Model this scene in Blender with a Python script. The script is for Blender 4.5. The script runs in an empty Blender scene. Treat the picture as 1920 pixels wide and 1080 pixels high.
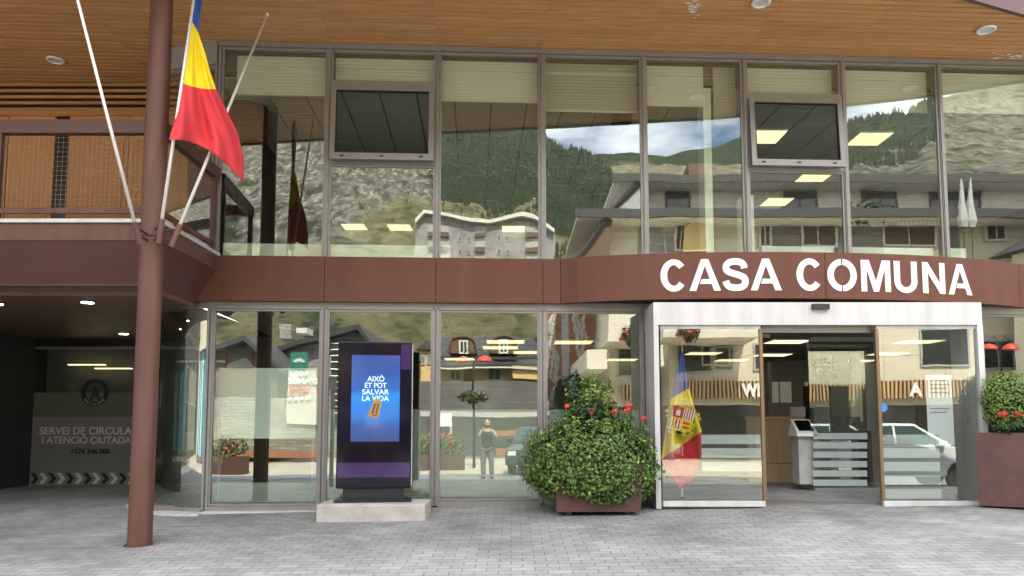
import bpy, bmesh, math, random
from mathutils import Vector, Matrix, noise
R = math.radians
rnd = random.Random(7)
S = bpy.context.scene
COL = S.collection

# ------------------------------------------------------------------ camera
F = 1387.0; CX = 960.0; CY = 680.0; TH = R(4.74); CAMZ = 1.6
cd = bpy.data.cameras.new('camera'); cam = bpy.data.objects.new('camera', cd); COL.objects.link(cam)
cam.location = (0, 0, CAMZ); cam.rotation_euler = (R(90) + TH, 0, 0)
cd.sensor_width = 36; cd.lens = F * 36 / 1920; cd.shift_y = (CY - 540) / 1920; cd.shift_x = 0
cd.clip_start = .05; cd.clip_end = 12000
S.camera = cam
S.render.resolution_x = 1920; S.render.resolution_y = 1080
# ------------------------------------------------------------------ light
SUN_EL, SUN_AZ = 46.0, 4.0            # azimuth from +Y towards +X
w = bpy.data.worlds.new("World"); S.world = w; w.use_nodes = True
nt = w.node_tree; nt.nodes.clear()
out = nt.nodes.new('ShaderNodeOutputWorld'); bg = nt.nodes.new('ShaderNodeBackground')
sky = nt.nodes.new('ShaderNodeTexSky'); sky.sky_type = 'NISHITA'; sky.sun_disc = False
sky.sun_elevation = R(SUN_EL); sky.sun_rotation = R(SUN_AZ); sky.altitude = 1500
tc = nt.nodes.new('ShaderNodeTexCoord'); mp = nt.nodes.new('ShaderNodeMapping'); mp.inputs['Scale'].default_value = (1.3, 1.3, 4.2)
mp.inputs['Location'].default_value = (.35, .1, .3)
cn = nt.nodes.new('ShaderNodeTexNoise'); cn.inputs['Scale'].default_value = 2.0; cn.inputs['Detail'].default_value = 8; cn.inputs['Roughness'].default_value = .55
cr = nt.nodes.new('ShaderNodeValToRGB'); cr.color_ramp.elements[0].position = .36; cr.color_ramp.elements[1].position = .66
mx = nt.nodes.new('ShaderNodeMix'); mx.data_type = 'RGBA'
mx.inputs[7].default_value = (21, 21.4, 22, 1)
L = nt.links.new
L(tc.outputs['Generated'], mp.inputs['Vector']); L(mp.outputs[0], cn.inputs['Vector']); L(cn.outputs['Fac'], cr.inputs[0])
L(cr.outputs[0], mx.inputs[0]); L(sky.outputs[0], mx.inputs[6]); L(mx.outputs[2], bg.inputs['Color'])
bg.inputs['Strength'].default_value = .12; L(bg.outputs[0], out.inputs['Surface'])
sd = bpy.data.lights.new('sun', 'SUN'); sun = bpy.data.objects.new('sun', sd); COL.objects.link(sun)
sd.energy = 4.2; sd.angle = R(.5); sd.color = (1, .94, .84)
sun.rotation_euler = (R(90 - SUN_EL), 0, R(180 - SUN_AZ))   # light travels from +Y, downwards
sun.location = (0, 40, 40)
S.view_settings.view_transform = 'Standard'; S.view_settings.look = 'None'; S.view_settings.gamma = 1
S.view_settings.exposure = 1.8
S.render.engine = 'CYCLES'
S.cycles.max_bounces = 10; S.cycles.transparent_max_bounces = 24; S.cycles.glossy_bounces = 4; S.cycles.diffuse_bounces = 4
S.cycles.caustics_reflective = False; S.cycles.caustics_refractive = False

# ------------------------------------------------------------------ measuring helpers
def ray(x, y):
    a = (x - CX) / F; b = (CY - y) / F
    return Vector((a, math.cos(TH) - b * math.sin(TH), math.sin(TH) + b * math.cos(TH)))
def P(x, y, Y):                       # point seen at photo pixel (x,y), Y metres in front
    r = ray(x, y); return Vector((0, 0, CAMZ)) + r * (Y / r.y)
def PZ(x, y, z):
    r = ray(x, y); return Vector((0, 0, CAMZ)) + r * ((z - CAMZ) / r.z)
C0, T0 = 10.92, .05                   # facade plane  y = C0 + T0*x
def PA(x, y, d=0):                    # point on the facade plane (moved d towards the street)
    r = ray(x, y); t = (C0 - d) / (r.y - T0 * r.x); return Vector((0, 0, CAMZ)) + r * t
def FA(s, d, z): return Vector((s + d * T0, C0 + T0 * s - d, z))
def sA(x, y): return PA(x, y).x
def mirA(p):                          # where a thing seen by reflection in the facade really stands
    n = Vector((T0, -1, 0)).normalized(); p = Vector(p)
    return p - 2 * ((p - Vector((0, C0, 0))).dot(n)) * n
YD = 10.30                            # plane of the sliding doors
def mirD(p): return Vector((p[0], 2 * YD - p[1], p[2]))
def cl(v, a, b): return max(a, min(b, v))
def gz(x, y): return .0385 * cl(y, 0, 14) + .015 * cl(x, -9, 8) * cl(y / 6, 0, 1)
def lerp(a, b, t): return a + (b - a) * t
def interp(tab, x):
    if x <= tab[0][0]: return tab[0][1]
    for (a, b), (c, d) in zip(tab, tab[1:]):
        if x <= c: return b + (d - b) * (x - a) / (c - a)
    return tab[-1][1]

# ------------------------------------------------------------------ mesh helpers
WL = {}
class MB:
    def __init__(s, xf=None): s.v = []; s.f = []; s.m = []; s.xf = xf
    def add(s, vs, fs, m=0):
        o = len(s.v)
        for p in vs: s.v.append(Vector(s.xf(*p)) if s.xf else Vector(p))
        for f in fs: s.f.append([i + o for i in f]); s.m.append(m)
        return s
    def hexa(s, p, m=0):              # bottom 0-3 (ccw from above), top 4-7
        return s.add(p, [(3, 2, 1, 0), (4, 5, 6, 7), (0, 1, 5, 4), (1, 2, 6, 5), (2, 3, 7, 6), (3, 0, 4, 7)], m)
    def box(s, x0, x1, y0, y1, z0, z1, m=0):
        x0, x1 = sorted((x0, x1)); y0, y1 = sorted((y0, y1)); z0, z1 = sorted((z0, z1))
        return s.hexa([(x0, y0, z0), (x1, y0, z0), (x1, y1, z0), (x0, y1, z0), (x0, y0, z1), (x1, y0, z1), (x1, y1, z1), (x0, y1, z1)], m)
    def prism(s, poly, vec, m=0):     # polygon of 3D points pushed along vec
        n = len(poly); vec = Vector(vec); a = [Vector(p) for p in poly]; b = [p + vec for p in a]
        return s.add(a + b, [tuple(range(n)), tuple(range(2 * n - 1, n - 1, -1))] + [(i, i + n, (i + 1) % n + n, (i + 1) % n) for i in range(n)], m)
    def tube(s, pts, r, n=8, m=0, cap=True):
        pts = [Vector(p) for p in pts]; rs = r if isinstance(r, (list, tuple)) else [r] * len(pts)
        vs = []; fs = []
        for i, p in enumerate(pts):
            d = (pts[min(i + 1, len(pts) - 1)] - pts[max(i - 1, 0)]).normalized()
            a = Vector((0, 0, 1)) if abs(d.z) < .9 else Vector((1, 0, 0))
            u = d.cross(a).normalized(); v = d.cross(u)
            for k in range(n):
                t = 2 * math.pi * k / n; vs.append(p + (u * math.cos(t) + v * math.sin(t)) * rs[i])
        for i in range(len(pts) - 1):
            for k in range(n):
                a = i * n + k; b = i * n + (k + 1) % n; fs.append((a, b, b + n, a + n))
        if cap: fs.append(tuple(range(n - 1, -1, -1))); fs.append(tuple(range((len(pts) - 1) * n, len(pts) * n)))
        return s.add(vs, fs, m)
    def lathe(s, c, prof, n=24, m=0):  # prof [(r,z)]
        vs = []; fs = []
        for r, z in prof:
            for k in range(n):
                t = 2 * math.pi * k / n; vs.append((c[0] + r * math.cos(t), c[1] + r * math.sin(t), c[2] + z))
        for i in range(len(prof) - 1):
            for k in range(n):
                a = i * n + k; b = i * n + (k + 1) % n; fs.append((a, b, b + n, a + n))
        return s.add(vs, fs, m)
    def build(s, name, mats, parent=None, mir=None, smooth=False, recalc=False):
        vs = s.v; fs = s.f
        if mir: vs = [mir(p) for p in vs]; fs = [list(reversed(f)) for f in fs]
        if parent is not None: o0 = WL[parent.name]
        else:
            xs = [p.x for p in vs]; ys = [p.y for p in vs]; o0 = Vector(((min(xs) + max(xs)) / 2, (min(ys) + max(ys)) / 2, min(p.z for p in vs)))
        me = bpy.data.meshes.new(name); me.from_pydata([p - o0 for p in vs], [], fs)
        if not isinstance(mats, (list, tuple)): mats = [mats]
        for m in mats: me.materials.append(m)
        for p, m in zip(me.polygons, s.m): p.material_index = m
        if smooth:
            for p in me.polygons: p.use_smooth = True
        if recalc or s.xf is not None:
            bm = bmesh.new(); bm.from_mesh(me); bmesh.ops.recalc_face_normals(bm, faces=bm.faces); bm.to_mesh(me); bm.free()
        me.update()
        o = bpy.data.objects.new(name, me); COL.objects.link(o)
        if parent is not None: o.parent = parent
        else: o.location = o0
        WL[o.name] = Vector(o0)
        return o
def tag(o, label=None, cat=None, group=None, kind=None):
    if label: o['label'] = label
    if cat: o['category'] = cat
    if group: o['group'] = group
    if kind: o['kind'] = kind
    return o
def thing(name, label, cat, loc, group=None, kind=None):
    o = bpy.data.objects.new(name, None); COL.objects.link(o); o.location = loc; o.empty_display_size = .2
    WL[o.name] = Vector(loc); return tag(o, label, cat, group, kind)
def dup(root, loc, label=None):
    c = root.copy(); COL.objects.link(c); c.location = loc; WL[c.name] = Vector(loc)
    if label: c['label'] = label
    for ch in root.children:
        k = ch.copy(); COL.objects.link(k); k.parent = c
        for g in ch.children:
            q = g.copy(); COL.objects.link(q); q.parent = k
    return c
ORD = ['first', 'second', 'third', 'fourth', 'fifth', 'sixth', 'seventh', 'eighth', 'ninth', 'tenth', 'eleventh', 'twelfth', 'thirteenth', 'fourteenth']

# ------------------------------------------------------------------ materials
def newmat(name):
    m = bpy.data.materials.new(name); m.use_nodes = True; n = m.node_tree
    return m, n, n.nodes['Principled BSDF'], n.nodes['Material Output']
def pmat(name, col, rough=.6, metal=0, var=.12, vs=3.0, bump=0, bs=40, spec=.5, stretch=(1, 1, 1), emit=None, es=0, island=0, dirt=0):
    m, n, b, o = newmat(name); L = n.links.new
    b.inputs['Roughness'].default_value = rough; b.inputs['Metallic'].default_value = metal
    b.inputs['Specular IOR Level'].default_value = spec
    tcn = n.nodes.new('ShaderNodeTexCoord'); mpn = n.nodes.new('ShaderNodeMapping'); mpn.inputs['Scale'].default_value = stretch
    geo = n.nodes.new('ShaderNodeNewGeometry'); L(geo.outputs['Position'], mpn.inputs[0])
    nz = n.nodes.new('ShaderNodeTexNoise'); nz.inputs['Scale'].default_value = vs; nz.inputs['Detail'].default_value = 6; nz.inputs['Roughness'].default_value = .6
    L(mpn.outputs[0], nz.inputs['Vector'])
    mr = n.nodes.new('ShaderNodeMapRange'); mr.inputs[1].default_value = .3; mr.inputs[2].default_value = .7
    mr.inputs[3].default_value = 1 - var; mr.inputs[4].default_value = 1 + var
    L(nz.outputs['Fac'], mr.inputs[0])
    hs = n.nodes.new('ShaderNodeHueSaturation'); hs.inputs['Color'].default_value = (*col, 1)
    val = mr.outputs[0]
    if island:
        mi = n.nodes.new('ShaderNodeMapRange'); mi.inputs[3].default_value = 1 - island; mi.inputs[4].default_value = 1 + island
        L(geo.outputs['Random Per Island'], mi.inputs[0])
        mm = n.nodes.new('ShaderNodeMath'); mm.operation = 'MULTIPLY'; L(mi.outputs[0], mm.inputs[0]); L(val, mm.inputs[1]); val = mm.outputs[0]
    L(val, hs.inputs['Value']); L(hs.outputs[0], b.inputs['Base Color'])
    rr = n.nodes.new('ShaderNodeMapRange'); rr.inputs[3].default_value = max(.02, rough - .08); rr.inputs[4].default_value = min(1, rough + .1)
    L(nz.outputs['Fac'], rr.inputs[0]); L(rr.outputs[0], b.inputs['Roughness'])
    if bump:
        n2 = n.nodes.new('ShaderNodeTexNoise'); n2.inputs['Scale'].default_value = bs; n2.inputs['Detail'].default_value = 4; L(mpn.outputs[0], n2.inputs['Vector'])
        bp = n.nodes.new('ShaderNodeBump'); bp.inputs['Strength'].default_value = bump; bp.inputs['Distance'].default_value = .01
        L(n2.outputs['Fac'], bp.inputs['Height']); L(bp.outputs[0], b.inputs['Normal'])
    if emit: b.inputs['Emission Color'].default_value = (*emit, 1); b.inputs['Emission Strength'].default_value = es
    return m
def brickmat(name, c1, c2, mortar, bw, bh, msize, axes='xz', rough=.85, bump=.6, var=.25, off=.5, dirtscale=.6, rot=0):
    m, n, b, o = newmat(name); L = n.links.new
    geo = n.nodes.new('ShaderNodeNewGeometry'); sep = n.nodes.new('ShaderNodeSeparateXYZ'); L(geo.outputs['Position'], sep.inputs[0])
    cmb = n.nodes.new('ShaderNodeCombineXYZ')
    if axes == 'xy': L(sep.outputs[0], cmb.inputs[0]); L(sep.outputs[1], cmb.inputs[1])
    else:
        ad = n.nodes.new('ShaderNodeMath'); ad.operation = 'ADD'; L(sep.outputs[0], ad.inputs[0]); L(sep.outputs[1], ad.inputs[1])
        L(ad.outputs[0], cmb.inputs[0]); L(sep.outputs[2], cmb.inputs[1])
    wn = n.nodes.new('ShaderNodeTexNoise'); wn.inputs['Scale'].default_value = 1 / bw; L(geo.outputs['Position'], wn.inputs['Vector'])
    wv = n.nodes.new('ShaderNodeVectorMath'); wv.operation = 'MULTIPLY_ADD'; L(wn.outputs['Color'], wv.inputs[0]); wv.inputs[1].default_value = (bh * .16,) * 3; L(cmb.outputs[0], wv.inputs[2])
    bt = n.nodes.new('ShaderNodeTexBrick'); L(wv.outputs[0], bt.inputs['Vector'])
    bt.inputs['Color1'].default_value = (*c1, 1); bt.inputs['Color2'].default_value = (*c2, 1); bt.inputs['Mortar'].default_value = (*mortar, 1)
    bt.inputs['Scale'].default_value = 1; bt.inputs['Brick Width'].default_value = bw; bt.inputs['Row Height'].default_value = bh
    bt.inputs['Mortar Size'].default_value = msize; bt.inputs['Mortar Smooth'].default_value = .3; bt.offset = off
    nz = n.nodes.new('ShaderNodeTexNoise'); nz.inputs['Scale'].default_value = dirtscale; nz.inputs['Detail'].default_value = 9; nz.inputs['Roughness'].default_value = .65
    L(geo.outputs['Position'], nz.inputs['Vector'])
    mr = n.nodes.new('ShaderNodeMapRange'); mr.inputs[1].default_value = .3; mr.inputs[2].default_value = .7; mr.inputs[3].default_value = 1 - var; mr.inputs[4].default_value = 1 + var
    L(nz.outputs['Fac'], mr.inputs[0])
    hs = n.nodes.new('ShaderNodeHueSaturation'); L(bt.outputs['Color'], hs.inputs['Color']); L(mr.outputs[0], hs.inputs['Value']); L(hs.outputs[0], b.inputs['Base Color'])
    fn = n.nodes.new('ShaderNodeTexNoise'); fn.inputs['Scale'].default_value = 60; L(geo.outputs['Position'], fn.inputs['Vector'])
    mt = n.nodes.new('ShaderNodeMath'); mt.operation = 'MULTIPLY_ADD'; L(bt.outputs['Fac'], mt.inputs[0]); mt.inputs[1].default_value = -1; L(fn.outputs['Fac'], mt.inputs[2])
    bp = n.nodes.new('ShaderNodeBump'); bp.inputs['Strength'].default_value = bump; bp.inputs['Distance'].default_value = .008
    L(mt.outputs[0], bp.inputs['Height']); L(bp.outputs[0], b.inputs['Normal']); b.inputs['Roughness'].default_value = rough
    return m
def glassmat(name, tint=(.90, .93, .88), refl=(.88, .91, .84), r0=.215, wob=.028, film=0):
    m, n, b, o = newmat(name); n.nodes.remove(b); L = n.links.new
    tr = n.nodes.new('ShaderNodeBsdfTransparent'); tr.inputs[0].default_value = (*tint, 1)
    gl = n.nodes.new('ShaderNodeBsdfGlossy'); gl.inputs['Color'].default_value = (*refl, 1); gl.inputs['Roughness'].default_value = 0
    geo = n.nodes.new('ShaderNodeNewGeometry')
    fr = n.nodes.new('ShaderNodeFresnel'); fr.inputs[0].default_value = 1.5
    ad = n.nodes.new('ShaderNodeMath'); ad.operation = 'ADD'; ad.use_clamp = True; L(fr.outputs[0], ad.inputs[0]); ad.inputs[1].default_value = r0
    sb = n.nodes.new('ShaderNodeMath'); sb.operation = 'SUBTRACT'; sb.inputs[0].default_value = 1; L(geo.outputs['Backfacing'], sb.inputs[1])
    ml = n.nodes.new('ShaderNodeMath'); ml.operation = 'MULTIPLY'; L(ad.outputs[0], ml.inputs[0]); L(sb.outputs[0], ml.inputs[1])
    if wob:
        nz = n.nodes.new('ShaderNodeTexNoise'); nz.inputs['Scale'].default_value = 1.1; nz.inputs['Detail'].default_value = 1.5; L(geo.outputs['Position'], nz.inputs['Vector'])
        bp = n.nodes.new('ShaderNodeBump'); bp.inputs['Strength'].default_value = wob; bp.inputs['Distance'].default_value = .05; L(nz.outputs['Fac'], bp.inputs['Height']); L(bp.outputs[0], gl.inputs['Normal'])
    mx = n.nodes.new('ShaderNodeMixShader'); L(ml.outputs[0], mx.inputs[0]); L(tr.outputs[0], mx.inputs[1]); L(gl.outputs[0], mx.inputs[2])
    L(mx.outputs[0], o.inputs['Surface']); return m
def filmmat(name, col, alpha):
    m, n, b, o = newmat(name); b.inputs['Base Color'].default_value = (*col, 1); b.inputs['Roughness'].default_value = .9
    L = n.links.new; tr = n.nodes.new('ShaderNodeBsdfTransparent'); mx = n.nodes.new('ShaderNodeMixShader'); mx.inputs[0].default_value = alpha
    L(tr.outputs[0], mx.inputs[1]); L(b.outputs[0], mx.inputs[2]); L(mx.outputs[0], o.inputs['Surface']); return m
def woodmat(name, c1, c2, axis='x', rough=.5, island=.18, sc=6):
    m, n, b, o = newmat(name); L = n.links.new
    geo = n.nodes.new('ShaderNodeNewGeometry'); mp = n.nodes.new('ShaderNodeMapping')
    mp.inputs['Scale'].default_value = {'x': (.25, 6, 6), 'z': (6, 6, .3), 'y': (6, .25, 6)}[axis]; L(geo.outputs['Position'], mp.inputs[0])
    rv = n.nodes.new('ShaderNodeVectorMath'); rv.operation = 'ADD'; L(mp.outputs[0], rv.inputs[0]); 
    cx = n.nodes.new('ShaderNodeCombineXYZ'); mu = n.nodes.new('ShaderNodeMath'); mu.operation = 'MULTIPLY'; mu.inputs[1].default_value = 37; L(geo.outputs['Random Per Island'], mu.inputs[0]); L(mu.outputs[0], cx.inputs[0]); L(mu.outputs[0], cx.inputs[1]); L(cx.outputs[0], rv.inputs[1])
    nz = n.nodes.new('ShaderNodeTexNoise'); nz.inputs['Scale'].default_value = sc; nz.inputs['Detail'].default_value = 6; L(rv.outputs[0], nz.inputs['Vector'])
    cr = n.nodes.new('ShaderNodeValToRGB'); cr.color_ramp.elements[0].color = (*c1, 1); cr.color_ramp.elements[1].color = (*c2, 1); cr.color_ramp.elements[0].position = .32; cr.color_ramp.elements[1].position = .68
    L(nz.outputs['Fac'], cr.inputs[0])
    mi = n.nodes.new('ShaderNodeMapRange'); mi.inputs[3].default_value = 1 - island; mi.inputs[4].default_value = 1 + island; L(geo.outputs['Random Per Island'], mi.inputs[0])
    hs = n.nodes.new('ShaderNodeHueSaturation'); L(cr.outputs[0], hs.inputs['Color']); L(mi.outputs[0], hs.inputs['Value']); L(hs.outputs[0], b.inputs['Base Color'])
    b.inputs['Roughness'].default_value = rough; return m
def emat(name, col, st):
    m, n, b, o = newmat(name); b.inputs['Base Color'].default_value = (.03, .03, .03, 1); b.inputs['Emission Color'].default_value = (*col, 1); b.inputs['Emission Strength'].default_value = st; return m

M = {}
M['glass'] = glassmat('window_glass')
M['doorglass'] = glassmat('door_glass', tint=(.92, .94, .92), r0=.20, wob=.03)
M['sashglass'] = glassmat('open_sash_glass', tint=(.86, .88, .85), r0=-.04, wob=0)
M['clear'] = glassmat('clear_glass', tint=(.9, .92, .9), r0=.02, wob=0)
M['film'] = filmmat('frosted_film', (.62, .68, .64), .32)
M['stripe'] = filmmat('frosted_stripe', (.6, .66, .63), .62)
M['board'] = filmmat('frosted_board', (.78, .86, .83), .9)
M['brown'] = pmat('brown_metal', (.122, .047, .031), .55, .0, .15, 1.6, spec=.25, stretch=(1.5, 1.5, .2))
M['brown_dark'] = pmat('dark_brown_metal', (.095, .038, .031), .5, 0, .12, 1.5)
M['pole'] = pmat('brown_painted_steel', (.112, .050, .038), .5, 0, .2, 2.5, spec=.3, stretch=(3, 3, .4), bump=.1)
M['frame'] = pmat('window_frame_metal', (.25, .235, .22), .38, .35, .08, 4)
M['frame_grey'] = pmat('grey_cladding', (.26, .25, .24), .5, .2, .06, 2)
M['gasket'] = pmat('black_gasket', (.02, .02, .02), .6)
M['steel'] = pmat('brushed_steel', (.66, .64, .61), .4, .1, .08, 10)
M['white'] = pmat('white_painted_metal', (.52, .505, .49), .45, 0, .16, 1.6, stretch=(3, 3, .35))
M['offwhite'] = pmat('white_fixture', (.8, .8, .78), .4)
M['lens'] = pmat('lamp_lens', (.6, .66, .64), .25)
M['concrete'] = pmat('concrete', (.40, .37, .33), .9, 0, .16, 4, bump=.4, bs=90)
M['coping'] = pmat('stone_coping', (.5, .49, .47), .8, 0, .15, 5)
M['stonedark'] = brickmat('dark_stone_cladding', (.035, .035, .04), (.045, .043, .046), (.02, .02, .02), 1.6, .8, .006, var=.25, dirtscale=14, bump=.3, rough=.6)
M['black'] = pmat('black_plastic', (.012, .012, .014), .35)
M['blackgloss'] = pmat('black_glass', (.004, .003, .010), .08, spec=.28)
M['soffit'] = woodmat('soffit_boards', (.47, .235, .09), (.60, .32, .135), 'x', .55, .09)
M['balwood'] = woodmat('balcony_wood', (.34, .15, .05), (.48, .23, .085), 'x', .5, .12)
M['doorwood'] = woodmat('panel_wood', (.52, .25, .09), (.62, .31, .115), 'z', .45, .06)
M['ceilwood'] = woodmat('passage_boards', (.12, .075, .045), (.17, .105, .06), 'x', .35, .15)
M['deskwood'] = woodmat('desk_wood', (.34, .22, .13), (.44, .29, .17), 'z', .45, .05)
M['gap'] = pmat('dark_void', (.03, .02, .015), .9)
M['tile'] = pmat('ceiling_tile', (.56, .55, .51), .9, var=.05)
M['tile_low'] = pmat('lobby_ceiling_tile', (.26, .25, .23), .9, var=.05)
M['tilegap'] = pmat('ceiling_grid', (.07, .07, .065), .7)
M['carpet'] = pmat('office_floor', (.16, .14, .12), .8)
M['wall_in'] = pmat('interior_wall', (.24, .24, .225), .8, var=.06)
M['wall_dk'] = pmat('interior_dark_wall', (.12, .12, .115), .8)
M['blind'] = pmat('blind_fabric', (.86, .86, .80), .8, var=.05, vs=30, stretch=(.2, .2, 3))
M['blind_dk'] = pmat('drawn_blind_fabric', (.50, .50, .43), .8, var=.05, vs=30, stretch=(.2, .2, 3))
M['sill'] = pmat('white_radiator', (.88, .92, .87), .5)
M['lampE'] = emat('lit_ceiling_panel', (1, .84, .50), .5)
M['spotE'] = emat('lit_spot', (1, .93, .8), 9)
M['red'] = pmat('flag_red', (.62, .055, .065), .9, spec=.1, var=.06, vs=8, bump=.2, bs=300)
M['yellow'] = pmat('flag_yellow', (.86, .66, .03), .9, spec=.1, var=.06, vs=8, bump=.2, bs=300)
M['blue'] = pmat('flag_blue', (.03, .08, .36), .7, var=.1, vs=8)
M['gold'] = pmat('gold_paint', (.55, .40, .12), .4, .4)
M['bronze'] = pmat('bronze_edge', (.20, .13, .07), .4, .3)
M['corten'] = pmat('rusty_brown_planter', (.085, .036, .028), .55, 0, .25, 3, bump=.2, bs=30)
M['leaf'] = pmat('ivy_leaf', (.078, .135, .028), .45, 0, .25, 5, island=.55, spec=.4)
M['leafy'] = pmat('yellow_green_leaf', (.13, .20, .03), .5, 0, .25, 5, island=.45)
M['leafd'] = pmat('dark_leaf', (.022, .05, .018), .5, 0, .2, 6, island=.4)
M['petal'] = pmat('geranium_petal', (.75, .06, .045), .6, island=.25)
M['petalp'] = pmat('pink_petal', (.75, .10, .16), .6, island=.25)
M['stem'] = pmat('plant_stem', (.10, .08, .04), .8)
M['slate'] = brickmat('slate_roof', (.055, .055, .06), (.085, .085, .09), (.03, .03, .03), .3, .18, .01, bump=.8)
M['stonewall'] = brickmat('stone_masonry', (.34, .31, .26), (.22, .20, .17), (.12, .11, .10), .42, .13, .014, bump=1.2, var=.3)
M['stonegrey'] = brickmat('grey_masonry', (.34, .33, .31), (.26, .25, .23), (.17, .16, .15), .6, .22, .02, bump=1.0, var=.25)
M['darkstone'] = brickmat('dark_masonry', (.15, .14, .14), (.11, .105, .10), (.07, .07, .07), .5, .14, .012, bump=1, var=.2)
M['cream'] = brickmat('cream_render', (.66, .60, .46), (.64, .58, .44), (.40, .36, .28), 2.6, 1.15, .02, bump=.3, var=.07, off=0)
M['creamup'] = pmat('pale_render', (.68, .63, .52), .85, var=.07)
M['greywall'] = pmat('grey_render', (.40, .39, .37), .85, var=.1)
M['yellowwall'] = pmat('yellow_render', (.70, .50, .22), .85, var=.08)
M['brownwall'] = pmat('brown_boards', (.13, .075, .05), .7, var=.15)
M['shutter'] = pmat('brown_shutter', (.10, .05, .04), .6)
M['window_dk'] = pmat('dark_window', (.03, .035, .035), .12, spec=.6)
M['eave_w'] = pmat('white_eave', (.62, .60, .54), .7)
M['eave_d'] = pmat('dark_gutter', (.035, .032, .03), .5)
M['orange_st'] = pmat('orange_sgraffito', (.30, .13, .07), .8, var=.2)
M['mural_g'] = pmat('grey_mural', (.50, .47, .42), .8, var=.15)
M['slat'] = woodmat('facade_slats', (.42, .26, .12), (.55, .36, .18), 'z', .6, .2)
M['signgreen'] = pmat('green_sign', (.02, .16, .12), .5)
M['signwhite'] = pmat('white_sign', (.75, .75, .73), .5)
M['signred'] = pmat('red_sign', (.62, .14, .08), .5)
M['bluel'] = pmat('blue_marking', (.05, .22, .55), .7)
M['lampred'] = pmat('red_lamp_shade', (.60, .06, .04), .4)
M['carwhite'] = pmat('white_car_paint', (.74, .76, .76), .22, 0, .02, spec=.6)
M['cardark'] = pmat('dark_car_paint', (.04, .045, .05), .2, 0, .02, spec=.6)
M['carglass'] = pmat('car_window', (.05, .08, .08), .05, spec=.8)
M['rubber'] = pmat('tyre_rubber', (.02, .02, .02), .85)
M['rim'] = pmat('alloy_rim', (.6, .6, .6), .3, .7)
M['skin'] = pmat('skin', (.52, .30, .21), .5, var=.04)
M['hair'] = pmat('brown_hair', (.05, .03, .02), .6)
M['top'] = pmat('black_top', (.035, .035, .04), .9, var=.1, bump=.3)
M['trousers'] = pmat('grey_trousers', (.16, .155, .145), .9, var=.12, bump=.3, bs=25)
M['shoe'] = pmat('dark_shoe', (.05, .045, .045), .6)
M['vinyl_lt'] = pmat('pale_vinyl', (.62, .62, .62), .7, var=.03)
M['vinyl_bg'] = pmat('grey_frosted_vinyl', (.20, .20, .205), .6, var=.05)
M['vinyl_gr'] = filmmat('green_frosted_vinyl', (.16, .18, .13), .75)
M['vinyl_dk'] = pmat('navy_vinyl', (.012, .014, .03), .6)
M['paper'] = filmmat('white_paper', (.82, .86, .88), .85)
M['paper_txt'] = pmat('printed_grey', (.3, .3, .32), .8)

# ------------------------------------------------------------------ text
def text_mesh(body, bold=.03, ext=.5):
    cu = bpy.data.curves.new('txt', 'FONT'); cu.body = body; cu.size = 1; cu.offset = bold; cu.extrude = .5; cu.resolution_u = 5
    ob = bpy.data.objects.new('txt', cu); COL.objects.link(ob); bpy.context.view_layer.update()
    dg = bpy.context.evaluated_depsgraph_get(); me = bpy.data.meshes.new_from_object(ob.evaluated_get(dg))
    vs = [v.co.copy() for v in me.vertices]; fs = [tuple(p.vertices) for p in me.polygons]
    bpy.data.objects.remove(ob); bpy.data.meshes.remove(me); bpy.data.curves.remove(cu)
    x0 = min(v.x for v in vs); x1 = max(v.x for v in vs); y0 = min(v.y for v in vs); y1 = max(v.y for v in vs)
    return [((v.x - x0) / (x1 - x0), (v.y - y0) / (y1 - y0), v.z + .5) for v in vs], fs    # all 0..1
def add_text(mb, body, fn, bold=.03, m=0, flip=False):
    vs, fs = text_mesh(body, bold)
    if flip: vs = [(1 - a, b, c) for a, b, c in vs]; fs = [tuple(reversed(f)) for f in fs]
    mb.add([fn(*v) for v in vs], fs, m)
def wallfn(x0, x1, z0, z1, y, t=.01):        # text box on a wall facing -Y (front at y-t)
    return lambda a, b, c: (lerp(x0, x1, a), y - c * t, lerp(z0, z1, b))

# ------------------------------------------------------------------ ground
def axis(vals):
    return sorted(set(vals))
xs = axis([-3000, -600, -150, -60, -30, -20, -14, -11, -9, -6, -3, 0, 3, 6, 8, 12, 20, 30, 60, 150, 600, 3000])
ys = axis([-3000, -600, -200, -80, -40, -25, -15, -10, -5, -2, 0, 1, 2, 3, 4, 5, 6, 8, 10, 12, 14, 18, 30, 120, 3000])
g = MB(); nx = len(xs)
g.add([(x, y, gz(x, y)) for y in ys for x in xs], [(j * nx + i, j * nx + i + 1, (j + 1) * nx + i + 1, (j + 1) * nx + i) for j in range(len(ys) - 1) for i in range(nx - 1)])
M['paver'] = brickmat('paving_setts', (.265, .255, .24), (.20, .193, .182), (.125, .122, .116), .225, .13, .006, 'xy', .85, .8, .36, dirtscale=.9)
tag(g.build('ground', M['paver']), 'grey sett paving in front of the town hall', None, None, 'structure')
M['asph'] = pmat('pale_street_paving', (.47, .42, .34), .9, var=.14, vs=.8, bump=.3)
r_ = MB().box(-120, 120, -13.5, -2.2, -.02, .006)
tag(r_.build('road', M['asph']), 'pale sunlit street behind the viewer', None, None, 'structure')
b_ = MB().box(-14, -1.0, -.55, -.43, .004, .009)
b_.box(-14, -1.0, -2.15, -2.05, .008, .012)
tag(b_.build('parking_line', M['bluel']), 'blue painted parking lines on the street', None, None, 'structure')

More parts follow.
